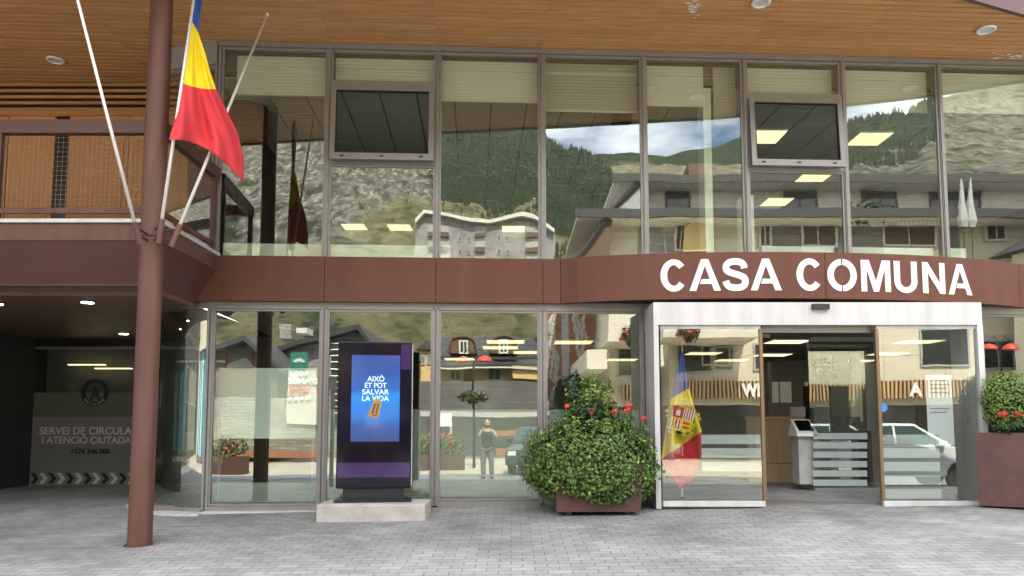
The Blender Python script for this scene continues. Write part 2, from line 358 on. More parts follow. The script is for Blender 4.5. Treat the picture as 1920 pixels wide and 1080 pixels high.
# ================================================================== TOWN HALL
TOWN = thing('town_hall', 'modern town hall with glazed front, brown fascia band and wooden soffit', 'building', (0, 11, .4))
upx = [409, 615, 820, 1016, 1207, 1397, 1582, 1764, 1960]
US = [sA(x, 300) for x in upx]
ZB, ZT = 3.375, 4.04                 # brown band
ztop = lambda s: lerp(PA(412, 74).z, PA(1920, 129).z, (s - US[0]) / (sA(1920, 127) - US[0]))
ZTOP = (ztop(US[0]) + ztop(US[-1])) / 2
ZS = ZTOP + .03                      # soffit underside
print('ZTOP', ztop(US[0]), ztop(US[-1]), 'US', US)
US.append(US[-1] + 1.7)
lower = [391, 606, 816, 1017, 1209]
LS = [sA(x, 765) for x in lower]
def frame_box(mb, s0, s1, z0, z1, d0=-.05, d1=.06): mb.box(s0, s1, d0, d1, z0, z1)
# upper window wall
mull = MB(FA)
def add_window(s0, s1, z0, z1, glass='glass', mb=None):
    f = MB(FA); t = .028
    f.box(s0 + .03, s0 + .03 + t, -.03, .035, z0, z1); f.box(s1 - .03 - t, s1 - .03, -.03, .035, z0, z1)
    f.box(s0 + .03 + t, s1 - .03 - t, -.03, .035, z0, z0 + t); f.box(s0 + .03 + t, s1 - .03 - t, -.03, .035, z1 - t, z1)
    w_ = f.build('window', M['frame'], TOWN)
    p = MB(FA); p.box(s0 + .03 + t, s1 - .03 - t, -.012, .012, z0 + t, z1 - t); p.build('pane', M[glass], w_)
    return w_
UZ0 = ZT - .10
for i, s in enumerate(US):
    m_ = MB(FA); m_.box(s - .027, s + .027, -.12, .05, UZ0, ZTOP - .052); m_.box(s - .012, s + .012, .05, .065, UZ0, ZTOP - .052)
    m_.build('mullion', M['frame'], TOWN)
def tilted(s0, s1, z0, z1):           # top hung sash pushed open at the bottom
    fr = MB(FA); t = .075
    fr.box(s0 + .03, s0 + .03 + .045, -.05, .05, z0, z1); fr.box(s1 - .075, s1 - .03, -.05, .05, z0, z1)
    fr.box(s0 + .075, s1 - .075, -.05, .05, z1 - .09, z1); fr.box(s0 + .075, s1 - .075, -.05, .05, z0, z0 + .06)
    w_ = fr.build('opening_window', M['frame'], TOWN)
    a = R(3.5); zt = z1 - .10; h = zt - z0 - .03
    def TF(s, q, d): # q down from the hinge
        return FA(s, .055 + d * math.cos(a) + q * math.sin(a), zt - q * math.cos(a) + d * math.sin(a))
    sa = MB(TF); x0, x1 = s0 + .05, s1 - .05
    sa.box(x0, x0 + t, 0, h, 0, .05); sa.box(x1 - t, x1, 0, h, 0, .05); sa.box(x0 + t, x1 - t, 0, .06, 0, .05); sa.box(x0 + t, x1 - t, h - .10, h, 0, .05)
    q = sa.build('sash', M['frame'], w_)
    gk = MB(TF); gk.box(x0 + t, x0 + t + .012, .06, h - .10, .01, .053); gk.box(x1 - t - .012, x1 - t, .06, h - .10, .01, .053); gk.box(x0 + t + .012, x1 - t - .012, .06, .075, .01, .053); gk.box(x0 + t + .012, x1 - t - .012, h - .112, h - .10, .01, .053)
    for k in (.12, .5, .88): gk.box(lerp(x0, x1, k) - .03, lerp(x0, x1, k) + .03, h - .065, h - .04, .04, .055)
    gk.build('gasket', M['gasket'], w_)
    pn = MB(TF); pn.box(x0 + t + .012, x1 - t - .012, .075, h - .112, .015, .03)
    pn.build('pane', M['sashglass'], w_, recalc=True)
for i in range(len(US) - 1):
    s0, s1 = US[i], US[i + 1]
    if i in (1, 5):
        yy = (157, 311) if i == 1 else (180, 322)
        zb_ = PA(720, yy[1]).z if i == 1 else PA(1490, yy[1]).z; zt_ = PA(720, yy[0]).z if i == 1 else PA(1490, yy[0]).z
        add_window(s0, s1, UZ0, zb_ - .003); add_window(s0, s1, zt_ + .003, ZTOP - .055); tilted(s0, s1, zb_, zt_)
    else: add_window(s0, s1, UZ0, ZTOP - .055)
hb = MB(FA); hb.box(US[0] - .03, US[-1] + .03, -.12, .07, ZTOP - .05, ZTOP + .02); hb.build('head_frame', M['frame'], TOWN)
# angled return pane at the left end of the upper floor
rx0 = Vector((US[0] - .035, FA(US[0], 0, 0).y, 0)); rx1 = Vector((P(296, 95, 10.95).x, 10.95, 0)); dv = (rx1 - rx0)
def RT(s, d, z): 
    n = Vector((dv.y, -dv.x, 0)).normalized() * (1 if dv.x < 0 else 1)
    q = rx0 + dv * s; k = Vector((-dv.y, dv.x, 0)).normalized(); 
    if k.y > 0: k = -k
    return (q.x + k.x * d, q.y + k.y * d, z)
rt = MB(RT); rt.box(0, 1, -.05, .06, ZTOP - .33, ZTOP + .02); rt.build('corner_cladding', M['frame_grey'], TOWN, recalc=True)
rt = MB(RT); rt.box(0.0, 1, -.03, .035, ZTOP - .39, ZTOP - .332); rt.box(0, .04, -.03, .035, 4, ZTOP - .39); rt.box(.96, 1, -.03, .035, 4, ZTOP - .39)
w_ = rt.build('window', M['frame'], TOWN, recalc=True)
rt = MB(RT); rt.box(.04, .96, -.012, .012, 4.0, ZTOP - .39); rt.build('pane', M['glass'], w_, recalc=True)

# brown band : straight left part, bulging sign part, right tail
dB = .14
def band_pt(X):                        # plan line of the band front
    base = C0 + T0 * X - dB
    x0, x1 = .72, 7.75
    if x0 < X < x1:
        t = (X - x0) / (x1 - x0); return base - .62 * (4 * t * (1 - t)) ** .8
    return base
sL, sR = PA(400, 485, dB).x, 9.8
joints = [PA(608, 530, dB).x, PA(817, 530, dB).x, PA(1018, 530, dB).x, .72, P(1547, 520, 10.4).x, 7.75]
edges = [sL] + joints + [sR]
for k in range(len(edges) - 1):
    a, b = edges[k], edges[k + 1]; g_ = .004; n_ = max(1, int((b - a) / .22)); 
    bm_ = MB(); pts = [lerp(a + g_, b - g_, i / n_) for i in range(n_ + 1)]
    vs = []
    for X in pts:
        y = band_pt(X); vs += [(X, y, ZB), (X, y, ZT), (X, y + .12, ZT), (X, y + .12, ZB)]
    if k == 0: vs[0] = (P(363, 570, band_pt(sL)).x, vs[0][1], ZB); vs[3] = (vs[0][0], vs[3][1], ZB)
    fs = [(i * 4 + j, i * 4 + 4 + j, i * 4 + 4 + (j + 1) % 4, i * 4 + (j + 1) % 4) for i in range(n_) for j in range(4)]
    fs += [(0, 1, 2, 3), tuple(n_ * 4 + j for j in (3, 2, 1, 0))]
    bm_.add(vs, fs).build('fascia_band', M['brown'], TOWN, recalc=True)
# dark backing, ledge above and below the band
for z0, z1 in ((ZB + .02, ZB + .05), (ZT - .05, ZT - .02)):
    lg = MB()
    for k in range(60):
        a = lerp(sL, sR, k / 60); b = lerp(sL, sR, (k + 1) / 60)
        ya, yb = band_pt(a) + .12, band_pt(b) + .12; wa, wb = FA(a, 0, 0).y, FA(b, 0, 0).y
        lg.hexa([(a, ya, z0), (b, yb, z0), (b, wb, z0), (a, wa, z0), (a, ya, z1), (b, yb, z1), (b, wb, z1), (a, wa, z1)])
    lg.build('band_ledge', M['gap'], TOWN)
zl = ZB + .04
sl = MB(FA); sl.box(US[0] - .2, 13, -.45, -.06, zl, UZ0); sl.box(US[0] - .2, 13, -9, -.45, 3.55, 3.95); sl.build('floor_slab', M['wall_dk'], TOWN)

# lower glazing
zlt = PA(700, 577).z
for i in range(len(LS)):
    s = LS[i]; m_ = MB(FA); z0 = gz(s, 10.9) + .02
    m_.box(s - .045, s - .012, -.10, .05, z0, zlt); m_.box(s + .012, s + .045, -.10, .05, z0, zlt); m_.box(s - .012, s + .012, -.1, .02, z0, zlt)
    m_.build('mullion', M['frame'], TOWN)
def base_z(s): return gz(s, FA(s, 0, 0).y) + .05
for i in range(len(LS) - 1): add_window(LS[i] + .015, LS[i + 1] - .015, base_z(LS[i]) + .04, zlt - .04)
hb = MB(FA); hb.box(LS[0] - .05, 13, -.1, .05, zlt - .035, ZB + .025); hb.build('head_frame', M['frame'], TOWN)
hb = MB(FA); 
for a, b in zip(LS, LS[1:]): hb.box(a + .046, b - .046, -.08, .05, base_z(a) - .12, base_z(a) + .035)
hb.build('sill_frame', M['frame'], TOWN)
# right of the entrance
RSs = [LS[-1], LS[-1] + .12, 7.05, 8.75, 10.4]
for i in (2, 3):
    add_window(RSs[i], RSs[i + 1], base_z(7) + .04, zlt - .04)
    m_ = MB(FA); m_.box(RSs[i] - .03, RSs[i] + .03, -.1, .05, base_z(7) - .1, zlt - .04); m_.build('mullion', M['frame'], TOWN)
# curved glass at the left corner (quarter ellipse)
A0 = FA(LS[0] - .05, 0, 0); ea, eb = 1.55, 2.6
def EL(t, d=0): 
    t *= math.pi / 2; return Vector((A0.x - (ea + d) * math.sin(t), A0.y + eb - (eb + d) * math.cos(t), 0))
def arcstrip(mb, d0, d1, z0, z1, n=48, t0=0, t1=1):
    vs = []
    for k in range(n + 1):
        t = lerp(t0, t1, k / n); p, q = EL(t, d1), EL(t, d0)
        vs += [(p.x, p.y, z0), (q.x, q.y, z0), (q.x, q.y, z1), (p.x, p.y, z1)]
    fs = [(k * 4 + j, k * 4 + (j + 1) % 4, k * 4 + 4 + (j + 1) % 4, k * 4 + 4 + j) for k in range(n) for j in range(4)] + [(3, 2, 1, 0), tuple(n * 4 + j for j in range(4))]
    mb.add(vs, fs)
gzb = gz(-5.2, 11)
mb = MB(); arcstrip(mb, -.02, .03, zlt - .03, ZB + .03); mb.build('curved_head', M['frame'], TOWN, recalc=True)
mb = MB(); arcstrip(mb, -.02, .03, gzb - .05, gzb + .06)
cw = mb.build('curved_window', M['frame'], TOWN, recalc=True)
mb = MB(); arcstrip(mb, -.01, .01, gzb + .06, zlt - .03); q = mb.build('pane', M['glass'], cw, smooth=True, recalc=True)
q.data.set_sharp_from_angle(angle=R(40))
mb = MB(); arcstrip(mb, .04, .34, gzb - .1, gzb + .012, t0=-.03, t1=.8)
tag(mb.build('kerb_strip', M['coping'], None), 'pale stone strip curving round the glazed corner', None, None, 'structure')
mb = MB(FA); mb.box(LS[0], LS[3] + 1.2, .05, .2, base_z(LS[2]) - .2, base_z(LS[1]) - .055)
tag(mb.build('threshold_strip', M['coping']), 'pale stone strip at the foot of the glazing', None, None, 'structure')

# ---------------- interior
IN = {}
def FBox(name, mat, s0, s1, d0, d1, z0, z1, parent=TOWN, label=None):
    o = MB(FA).box(s0, s1, d0, d1, z0, z1).build(name, mat, parent)
    if label: o['label'] = label
    return o
ZCU, ZCL = 6.88, 3.40
FBox('interior_wall', M['wall_in'], -6.2, 13, -9.2, -9.0, .3, 7.2)
FBox('interior_wall', M['wall_dk'], 12.9, 13.1, -9, -.1, .3, 7.2)
FBox('interior_wall', M['wall_dk'], -4.75, -4.6, -9, -1.5, 4.0, 7.2)
FBox('interior_wall', M['wall_dk'], -6.2, -6.0, -9, -4.2, .3, 3.3)
FBox('office_floor', M['carpet'], -6.0, 12.9, -9, -.12, 3.952, 3.99)
FBox('lobby_floor', M['carpet'], -5.2, 12.9, -9, -.12, .2, .43)
def tiles(name, z, s0, s1, d0, d1, skip=()):
    FBox('ceiling_grid', M['tilegap'], s0, s1, d0, d1, z + .03, z + .08)
    mb = MB(FA); k = .6; s = s0
    while s < s1 - .1:
        d = d1
        while d > d0 + .1:
            if not any(abs(s + .3 - a) < .55 and abs(d - .3 - b) < .32 for a, b in skip): mb.box(s + .012, s + k - .012, d - k + .012, d - .012, z, z + .03)
            d -= k
        s += k
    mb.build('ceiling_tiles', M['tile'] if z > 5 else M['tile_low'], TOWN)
def toFA(p): s = p.x; d = C0 + T0 * s - p.y; return s, d
ceil_up = [(1445, 256), (1640, 260), (1545, 331), (1480, 378), (783, 432), (992, 436), (700, 432)]
ceil_lo = [(968, 640), (962, 651), (1095, 641), (1020, 660), (900, 686), (1165, 690), (1345, 662), (1320, 697), (1475, 665), (1495, 640), (1560, 690), (1690, 663), (1740, 640)]
tiles('c', ZCU, -4.5, 12.9, -9, -.26)
FBox('ceiling_bulkhead', M['wall_in'], -4.45, 12.9, -.32, -.27, ZCU + .09, ZTOP)
tiles('c', ZCL - .06, -4.6, 12.9, -9, -.35)
def panel(x, y, z, i, up, wide=1):
    p = PZ(x, y, z); s, d = toFA(p); d = max(d, -8.7)
    loc = FA(s, d, z - .03)
    o = thing('ceiling_light', ('square lit ceiling panel of the upper office, ' if up else 'lit ceiling panel of the ground floor hall, ') + ORD[i] + ' from the ' + 'left', 'ceiling light', loc, 'lit ceiling panels upstairs' if up else 'lit ceiling panels in the ground floor hall')
    h = .3 * wide
    MB().box(loc.x - h - .02, loc.x + h + .02, loc.y - .32, loc.y + .32, z - .01, z + .02).build('frame', M['offwhite'], o)
    MB().box(loc.x - h, loc.x + h, loc.y - .3, loc.y + .3, z - .018, z - .0105).build('diffuser', M['lampE'], o)
for up, lst, z in ((1, ceil_up, ZCU), (0, ceil_lo, ZCL - .06)):
    for i, (x, y) in enumerate(sorted(lst)): panel(x, y, z - .012, i, up, 1.0 if up else 1.3)
# round columns inside
for x, y, lab in ((465, 230, 'at the left end near the flag'), (1165, 225, 'in the fourth window')):
    p = P(x, y, 12.0 if x < 900 else 12.3)
    c = thing('ceiling_drum', 'dark round ceiling drum behind the upper windows, ' + lab, 'ventilation drum', (p.x, p.y, p.z))
    zb__ = P(x, 268 if x < 900 else 232, p.y).z; rr_ = .31 if x < 900 else .17
    MB().lathe((p.x, p.y, zb__), [(0, 0), (rr_, 0), (rr_, ZCU - zb__)], 24).build('casing', M['brown_dark'], c, smooth=False)
# white low radiators / parapet boxes at the sill
for a, b in ((412, 843),): FBox('window_parapet', M['sill'], sA(a, 460), sA(b, 460), -.42, -.14, UZ0 + .05, PA(700, 455).z)
for a, b in ((1435, 1572), (1597, 1760), (1778, 1822)): FBox('window_parapet', M['sill'], sA(a, 460), sA(b, 460), -.42, -.14, UZ0 + .05, PA(1600, 464).z + .04)
# white box column by the fifth window, partition
for a, b, mt in ((1328, 1343, 'sill'), (1401, 1420, 'sill')):
    z1 = ZCU if a < 1400 else PA(1410, 358).z
    FBox('white_post', M[mt], sA(a, 300), sA(b, 300), -.5, -.2, UZ0, z1)
# blinds
bl = [(0, 165, 'blind', .30), (1, 154, 'blind', 0), (2, 178, 'blind', 0), (3, 197, 'blind_dk', 0), (4, 187, 'blind', 0), (5, 177, 'blind', 0), (6, 197, 'blind', 0), (7, 200, 'blind', 0)]
for i, yb, mt, _ in bl:
    s0, s1 = US[i] + .05, US[i + 1] - .05
    if i == 4: s1 = sA(1326, 150)
    zb = PA((upx[i] + upx[min(i + 1, 8)]) / 2, yb).z; pp = FA((s0 + s1) / 2, -.2, zb)
    o = thing('roller_blind', 'cream roller blind half lowered in the %s upper window from the left' % ORD[i] if i != 3 else 'darker olive roller blind in the fourth upper window from the left', 'blind', pp, 'roller blinds of the upper windows')
    if i == 0: s0 += .12
    MB(FA).box(s0, s1, -.205, -.2, zb, ZTOP - .07).build('fabric', M[mt], o)
    MB(FA).box(s0, s1, -.215, -.19, zb - .03, zb).build('bottom_bar', M['offwhite'], o)
    MB(FA).box(s0, s1, -.19, -.185, ZTOP - .25, ZTOP - .22).build('cassette_edge', M['offwhite'], o)
o = thing('roller_blind', 'narrow olive blind beside the white post in the fifth upper window', 'blind', FA(sA(1365, 200), -.2, 6), 'roller blinds of the upper windows')
MB(FA).box(sA(1346, 200), US[5] - .05, -.205, -.2, PA(1365, 225).z, ZTOP - .07).build('fabric', M['blind_dk'], o)
# ---------------- soffit (wooden boards) and roof
def edgeY(X): return interp([(-16, 4.2), (-5.7, 6.35), (.4, 7.85), (4.15, 8.75), (6.0, 9.45), (7.3, 9.95), (9.5, 11.2), (12, 12.6)], X)
bd = MB(FA); pitch = .118; d = 6.9
breaks = [-16 + 1.58 * k for k in range(5)]
bl_ = [US[0] - 1.56 * k for k in range(7, 0, -1)] + US[:-1] + [US[-1] + 1.2]
while d > -1.9:
    for a, b in zip(bl_, bl_[1:]):
        if d < -.25 and a > US[0] - .3: continue
        ya = C0 + T0 * a - d; yb = C0 + T0 * b - d
        if ya < edgeY(a) + .1 and yb < edgeY(b) + .1: continue
        a2, b2 = a + .002, b - .002
        if ya < edgeY(a) + .1 or yb < edgeY(b) + .1:     # clip to the roof edge
            ts = [t / 20 for t in range(21) if C0 + T0 * lerp(a, b, t / 20) - d > edgeY(lerp(a, b, t / 20)) + .1]
            if len(ts) < 2: continue
            a2, b2 = lerp(a, b, ts[0]), lerp(a, b, ts[-1])
        bd.box(a2, b2, d, d + pitch - .034, ZS, ZS + .032)
    d -= pitch
bd.build('soffit', M['soffit'], TOWN)
rp = [(-16, 4.2), (-5.7, 6.35), (.4, 7.85), (4.15, 8.75), (6.0, 9.45), (7.3, 9.95), (9.5, 11.2), (12, 12.6), (14, 13.5), (14, 21.5), (-16, 21.5)]
MB().prism([(x, y + .06, ZS + .04) for x, y in rp], (0, 0, .5)).build('roof', M['gap'], TOWN, recalc=True)
mb = MB()
for (xa, ya), (xb, yb) in zip(rp[:8], rp[1:9]):
    mb.hexa([(xa, ya, ZS - .03), (xb, yb, ZS - .03), (xb, yb + .06, ZS - .03), (xa, ya + .06, ZS - .03), (xa, ya - .05, ZS + .62), (xb, yb - .05, ZS + .62), (xb, yb + .06, ZS + .62), (xa, ya + .06, ZS + .62)])
mb.build('roof_fascia', M['brown_dark'], TOWN)
# peeled paint spots on the soffit
mb = MB()
for cx, cy, n_, sx, sy in ((1300, 12, 34, 6, 9), (1905, 106, 40, 22, 3)):
    for k in range(n_):
        p = PZ(cx + rnd.gauss(0, sx), cy + rnd.gauss(0, sy), ZS - .003); w0 = rnd.uniform(.008, .032); 
        if abs(p.x) > 9 or p.y < edgeY(p.x) + .12 or p.y > C0 + T0 * p.x - .1: continue
        n5 = 7; q = [(p.x + w0 * 1.6 * math.cos(t * 6.283 / n5) * rnd.uniform(.5, 1.2), p.y + w0 * .45 * math.sin(t * 6.283 / n5) * rnd.uniform(.5, 1.2), ZS - .004) for t in range(n5)]
        mb.prism(q, (0, 0, .003))
mb.build('peeled_paint', M['offwhite'], TOWN, recalc=True)
# soffit downlights
dl = [(104, 112, 'by the pole, over the balcony'), (1427, 4, 'at the top of the photo above the sixth window'), (1849, 55, 'near the right end of the wooden soffit')]
def downlight(x, y, lab, z=ZS, first=[None]):
    p = PZ(x, y, z - .01)
    o = thing('soffit_downlight', 'round white recessed lamp ' + lab, 'lamp', p, 'round lamps in the wooden soffit')
    MB().lathe((p.x, p.y, p.z), [(.0, -.012), (.095, -.012), (.1, .0), (.13, .0), (.13, -.018), (.095, -.03), (.095, -.012)], 24).build('trim_ring', M['offwhite'], o, smooth=True)
    MB().lathe((p.x, p.y, p.z), [(0, -.014), (.094, -.014)], 24).build('lens', M['lens'], o)
for a in dl: downlight(*a)

# ---------------- balcony and passage (left)
BY = 8.8; BX = -4.28
zc = P(100, 411, BY).z; zm = P(100, 450, BY).z; zb2 = 3.34
cp = MB(); cp.box(-14, BX + .03, BY - .03, BY + .22, zc - .045, zc); cp.box(BX - .2, BX + .03, BY + .22, 10.62, zc - .045, zc)
cp.build('balcony_coping', M['coping'], TOWN)
bf = MB(); bf.box(-14, BX, BY, BY + .1, zm, zc - .05); bf.box(BX - .1, BX, BY + .1, 10.6, zm, zc - .05)
bf.build('balcony_edge', M['pole'], TOWN)
ch = .34   # chamfered underside
bf = MB()
bf.add([(-14, BY + .01, zm), (BX - .01, BY + .01, zm), (BX - ch, BY + ch, zb2), (-14, BY + ch, zb2)], [(0, 3, 2, 1)])
bf.add([(BX - .01, BY + .01, zm), (BX - .01, 10.7, zm), (BX - .30, 10.7, zb2), (BX - .30, BY + ch, zb2)], [(0, 3, 2, 1)])
bf.add([(-14, BY + .01, zm), (BX - .01, BY + .01, zm), (BX - .01, 10.7, zm), (-14, 10.7, zm)], [(0, 1, 2, 3)])
bf.build('balcony_soffit_edge', M['brown_dark'], TOWN)  # darker brown puts the shade of the undercut into the colour
dk = MB(); dk.box(-14, BX - .12, BY + .12, 13, zc - .2, zc - .06); dk.build('balcony_deck', M['wall_dk'], TOWN)
# plank ceiling over the passage
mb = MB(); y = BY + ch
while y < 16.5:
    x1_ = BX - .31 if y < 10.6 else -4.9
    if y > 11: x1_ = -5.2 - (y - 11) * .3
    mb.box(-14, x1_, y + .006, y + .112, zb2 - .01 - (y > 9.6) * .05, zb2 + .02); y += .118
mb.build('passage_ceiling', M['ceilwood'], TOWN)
MB().box(-14, -4.9, BY + ch, 16.5, zb2 + .02, zb2 + .08).build('ceiling_void', M['gap'], TOWN)
# back of the balcony: wood panels with a gap, louvres above
zr = P(100, 222, BY).z
WY = 12.0
bw = MB(); zt2 = P(100, 214, WY).z
for a, b in ((-16, P(13, 300, WY).x - .01), (P(14, 300, WY).x, P(100, 300, WY).x), (P(128, 300, WY).x, P(240, 300, WY).x), (P(241, 300, WY).x, -5.4)):
    bw.box(a, b, WY, WY + .06, zc - .06, zt2 - .02)
    bw.box(a + .09, b - .09, WY - .012, WY, zc + .1, zt2 - .42)
o = bw.build('wood_panelling', M['doorwood'], TOWN)
MB().box(-16, -4.62, WY + .07, WY + .2, zc - .06, ZS).build('balcony_back_wall', M['gap'], TOWN)
MB().box(P(100, 300, WY).x + .01, P(128, 300, WY).x - .01, WY + .03, WY + .05, zc - .06, zt2 - .5).build('window_slot', M['window_dk'], TOWN)
lv = MB(); lv.box(-16, -5.4, WY - .03, WY + .03, zt2 - .04, zt2 + .1)
z = zt2 + .16
while z < ZS - .05: lv.box(-16, -5.4, WY - .03, WY, z, z + .05); z += .105
lv.build('louvre', M['balwood'], TOWN)
# railing
rl = thing('balcony_railing', 'brown balcony railing with square wire mesh left of the pole', 'railing', (-6, BY + .1, zc))
mb = MB(); zr0 = P(100, 247, BY).z
mb.box(-14, BX - .0, BY + .03, BY + .13, zr0, zr); mb.box(BX - .1, BX, BY + .13, 10.6, zr0, zr)
mb.build('top_rail', M['brown_dark'], rl)
mb = MB(); z0 = P(100, 397, BY).z; z1 = P(100, 387, BY).z
mb.box(-14, BX - .1, BY + .06, BY + .10, z0, z1); mb.box(BX - .08, BX - .04, BY + .1, 10.6, z0, z1); mb.build('bottom_rail', M['pole'], rl)
for x, y in ((BX - .08, BY + .045), (BX - .08, 10.46), (-6.35, BY + .045), (-8.4, BY + .045)):
    MB().box(x, x + .07, y, y + .07, zc, zr0).build('post', M['brown_dark'], rl)
mb = MB(); x = -8.3
while x < BX - .1: mb.box(x, x + .002, BY + .075, BY + .077, z1, zr0); x += .06
z = z1 + .05
while z < zr0: mb.box(-8.3, BX - .08, BY + .079, BY + .0825, z, z + .002); mb.box(BX - .061, BX - .059, BY + .13, 10.5, z, z + .002); z += .06
y = BY + .15
while y < 10.5: mb.box(BX - .065, BX - .063, y, y + .002, z1, zr0); y += .06
mb.build('wire_mesh', M['frame'], rl)
# passage walls
PY = 14.6
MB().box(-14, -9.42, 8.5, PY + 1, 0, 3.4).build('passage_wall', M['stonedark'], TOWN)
MB().box(-14, -2.2, PY + .35, PY + .6, 0, 3.4).build('passage_back_wall', M['wall_dk'], TOWN)
gx0, gx1 = P(55, 780, PY).x, P(420, 780, PY).x
gw = MB(); zt3 = P(60, 655, PY).z; zb3 = P(60, 912, PY).z
gw.box(gx0 - .06, gx0, PY - .06, PY + .06, zb3, zt3); gw.box(gx0, gx1, PY - .04, PY + .04, zt3 + .001, zt3 + .05)
MB().box(gx0 - .06, gx1, PY - .05, PY + .05, zt3 + .051, 3.3).build('passage_lintel', M['black'], TOWN); MB().box(gx0 - .06, gx1, PY - .05, PY + .05, 0, zb3 - .001).build('passage_plinth', M['stonedark'], TOWN)
pg = gw.build('office_window', M['frame'], TOWN)
MB().box(gx0, gx1, PY - .01, PY + .01, zb3, zt3).build('pane', M['clear'], pg)
ps = thing('window_lettering', 'grey frosted sign on the glass at the back of the dark passage', 'sign', ((gx0 + gx1) / 2, PY - .02, zb3))
xR = P(290, 800, PY).x
MB().box(gx0 + .01, xR, PY - .018, PY - .012, zb3 + .02, P(100, 782, PY).z).build('grey_film', M['vinyl_bg'], ps)
MB().box(gx0 + .01, xR, PY - .018, PY - .012, P(100, 782, PY).z, P(100, 736, PY).z).build('green_film', M['vinyl_gr'], ps)
def wt(x0, x1, y0, y1, Y, t=.006): return wallfn(P(x0, y1, Y).x, P(x1, y1, Y).x, P(x0, y1, Y).z, P(x0, y0, Y).z, Y, t)
mb = MB(); add_text(mb, 'SERVEI DE CIRCULACIÓ', wt(74, 281, 797, 815, PY - .019), .02); add_text(mb, 'I ATENCIÓ CIUTADANA', wt(79, 272, 815, 832, PY - .019), .02)
mb.build('pale_text', M['vinyl_lt'], ps)
mb = MB(); add_text(mb, '+376 346 000', wt(132, 206, 841, 851, PY - .019), .03); mb.build('dark_text', M['vinyl_dk'], ps)
mb = MB(); ml = MB(); i = 0; x = 57
while x < 285:
    q = mb if i % 2 == 0 else ml
    for s_ in (1, -1):
        pts = [P(x, 897 - s_ * 10, PY - .02), P(x + 8, 897 - s_ * 10, PY - .02), P(x + 16, 897, PY - .02), P(x + 8, 897, PY - .02)]
        q.prism(pts, (0, -.004, 0))
    i += 1; x += 16.5
mb.build('dark_chevrons', M['vinyl_dk'], ps, recalc=True); ml.build('pale_chevrons', M['vinyl_lt'], ps, recalc=True)
c = P(178, 736, PY - .02); k_ = PY / F
mb = MB()
for r0, r1 in ((17.5, 26),):
    n = 40
    for j in range(n):
        a, b = j * 2 * math.pi / n, (j + 1) * 2 * math.pi / n
        mb.prism([(c.x + r * k_ * math.cos(t), c.y, c.z + r * k_ * math.sin(t)) for r, t in ((r0, a), (r1, a), (r1, b), (r0, b))], (0, -.004, 0))
add_text(mb, 'A', wt(169, 187, 724, 750, PY - .025), .03)
mb.build('round_badge', M['vinyl_dk'], ps, recalc=True)
mb = MB(); 
for j, chx in enumerate('ESCALDES'):
    t = math.pi * (1.22 + .56 * j / 7); rr = 21.7 * k_; cc = (c.x + rr * math.cos(t), c.z + rr * math.sin(t)); h = 2.0 * k_
    add_text(mb, 'O' if False else chx, lambda a, b, e, cc=cc, h=h: (cc[0] + (a - .5) * h * 1.4, c.y - .005 - e * .003, cc[1] + (b - .5) * h * 2), .02)
mb.build('badge_dots', M['vinyl_lt'], ps)
# small box with red symbol on the passage wall + camera lamp
o = thing('wall_panel', 'small grey call panel on the dark stone passage wall', 'call panel', (-9.41, 13.4, 1.8))
MB().box(-9.42, -9.38, 13.3, 13.52, 1.95, 2.45).build('plate', M['vinyl_lt'], o)
MB().box(-9.38, -9.37, 13.37, 13.45, 2.15, 2.25).build('button', M['signred'], o)
# lit passage downlights
for i, (x, y, lab) in enumerate([(164, 567, 'nearest lit spot in the plank ceiling of the passage, beside the pole'), (232, 626, 'second lit spot in the passage ceiling, close to the pole'), (-6, 570, 'lit spot at the left edge of the passage ceiling')]):
    z = zb2 - .065; p = PZ(x, y, z)
    o = thing('passage_downlight', lab, 'lamp', p, 'lit spots of the passage ceiling')
    MB().lathe(p, [(.0, .0), (.085, 0), (.11, -.004), (.115, .01)], 20).build('trim_ring', M['black'], o)
    MB().lathe(p, [(0, -.006), (.08, -.006)], 20).build('lens', M['spotE'], o)
for i, (x, y) in enumerate([(163, 684), (213, 691)]):
    p = P(x, y, PY + .2); o = thing('tube_light', 'lit strip lamp behind the passage window, ' + ('left' if i == 0 else 'right') + ' one', 'lamp', p, 'strip lamps behind the passage window')
    MB().box(p.x - .36, p.x + .36, p.y - .05, p.y + .05, p.z - .012, p.z + .012).build('tube', M['lampE'], o)

# ================================================================== ENTRANCE
DP = YD                               # door plane
EN = thing('entrance_portal', 'white framed automatic sliding door portal standing open', 'entrance', (P(1540, 947, DP).x, DP, gz(4.3, 10.3)))
ex0, ex1 = P(1233, 760, DP).x, P(1838, 760, DP).x
zh1 = P(1530, 568, DP).z; zh0 = P(1530, 610, DP).z; zf = P(1540, 948, DP).z
print('portal', ex0, ex1, zf, zh0, zh1, gz(ex0, DP), gz(ex1, DP))
MB().box(ex0 - .05, ex1 + .05, DP - .06, 10.98, zh0, zh1).build('header', M['white'], EN)
mb = MB(); mb.box(ex0 - .05, ex0 + .02, DP - .055, DP + .6, zf - .04, zh0 - .001); mb.build('jamb', M['white'], EN)
mb = MB(); mb.box(ex1 - .02, ex1 + .06, DP - .055, DP + .6, zf - .04, zh0 - .001); mb.build('jamb', M['white'], EN)
mb = MB(); mb.box(P(1518, 575, DP).x, P(1549, 575, DP).x, DP - .12, DP - .06, P(1530, 582, DP).z, P(1530, 572, DP).z); mb.build('door_sensor', M['black'], EN)
mb = MB(); mb.box(P(1420, 620, DP).x, P(1640, 620, DP).x, DP + .1, DP + .16, P(1530, 622, DP).z, zh0 - .002); mb.build('door_track', M['frame'], EN)
mb = MB(); mb.box(P(1423, 630, DP).x, P(1445, 630, DP).x, DP + .02, DP + .08, P(1430, 633, DP).z, P(1430, 626, DP).z); mb.build('door_sensor', M['black'], EN)
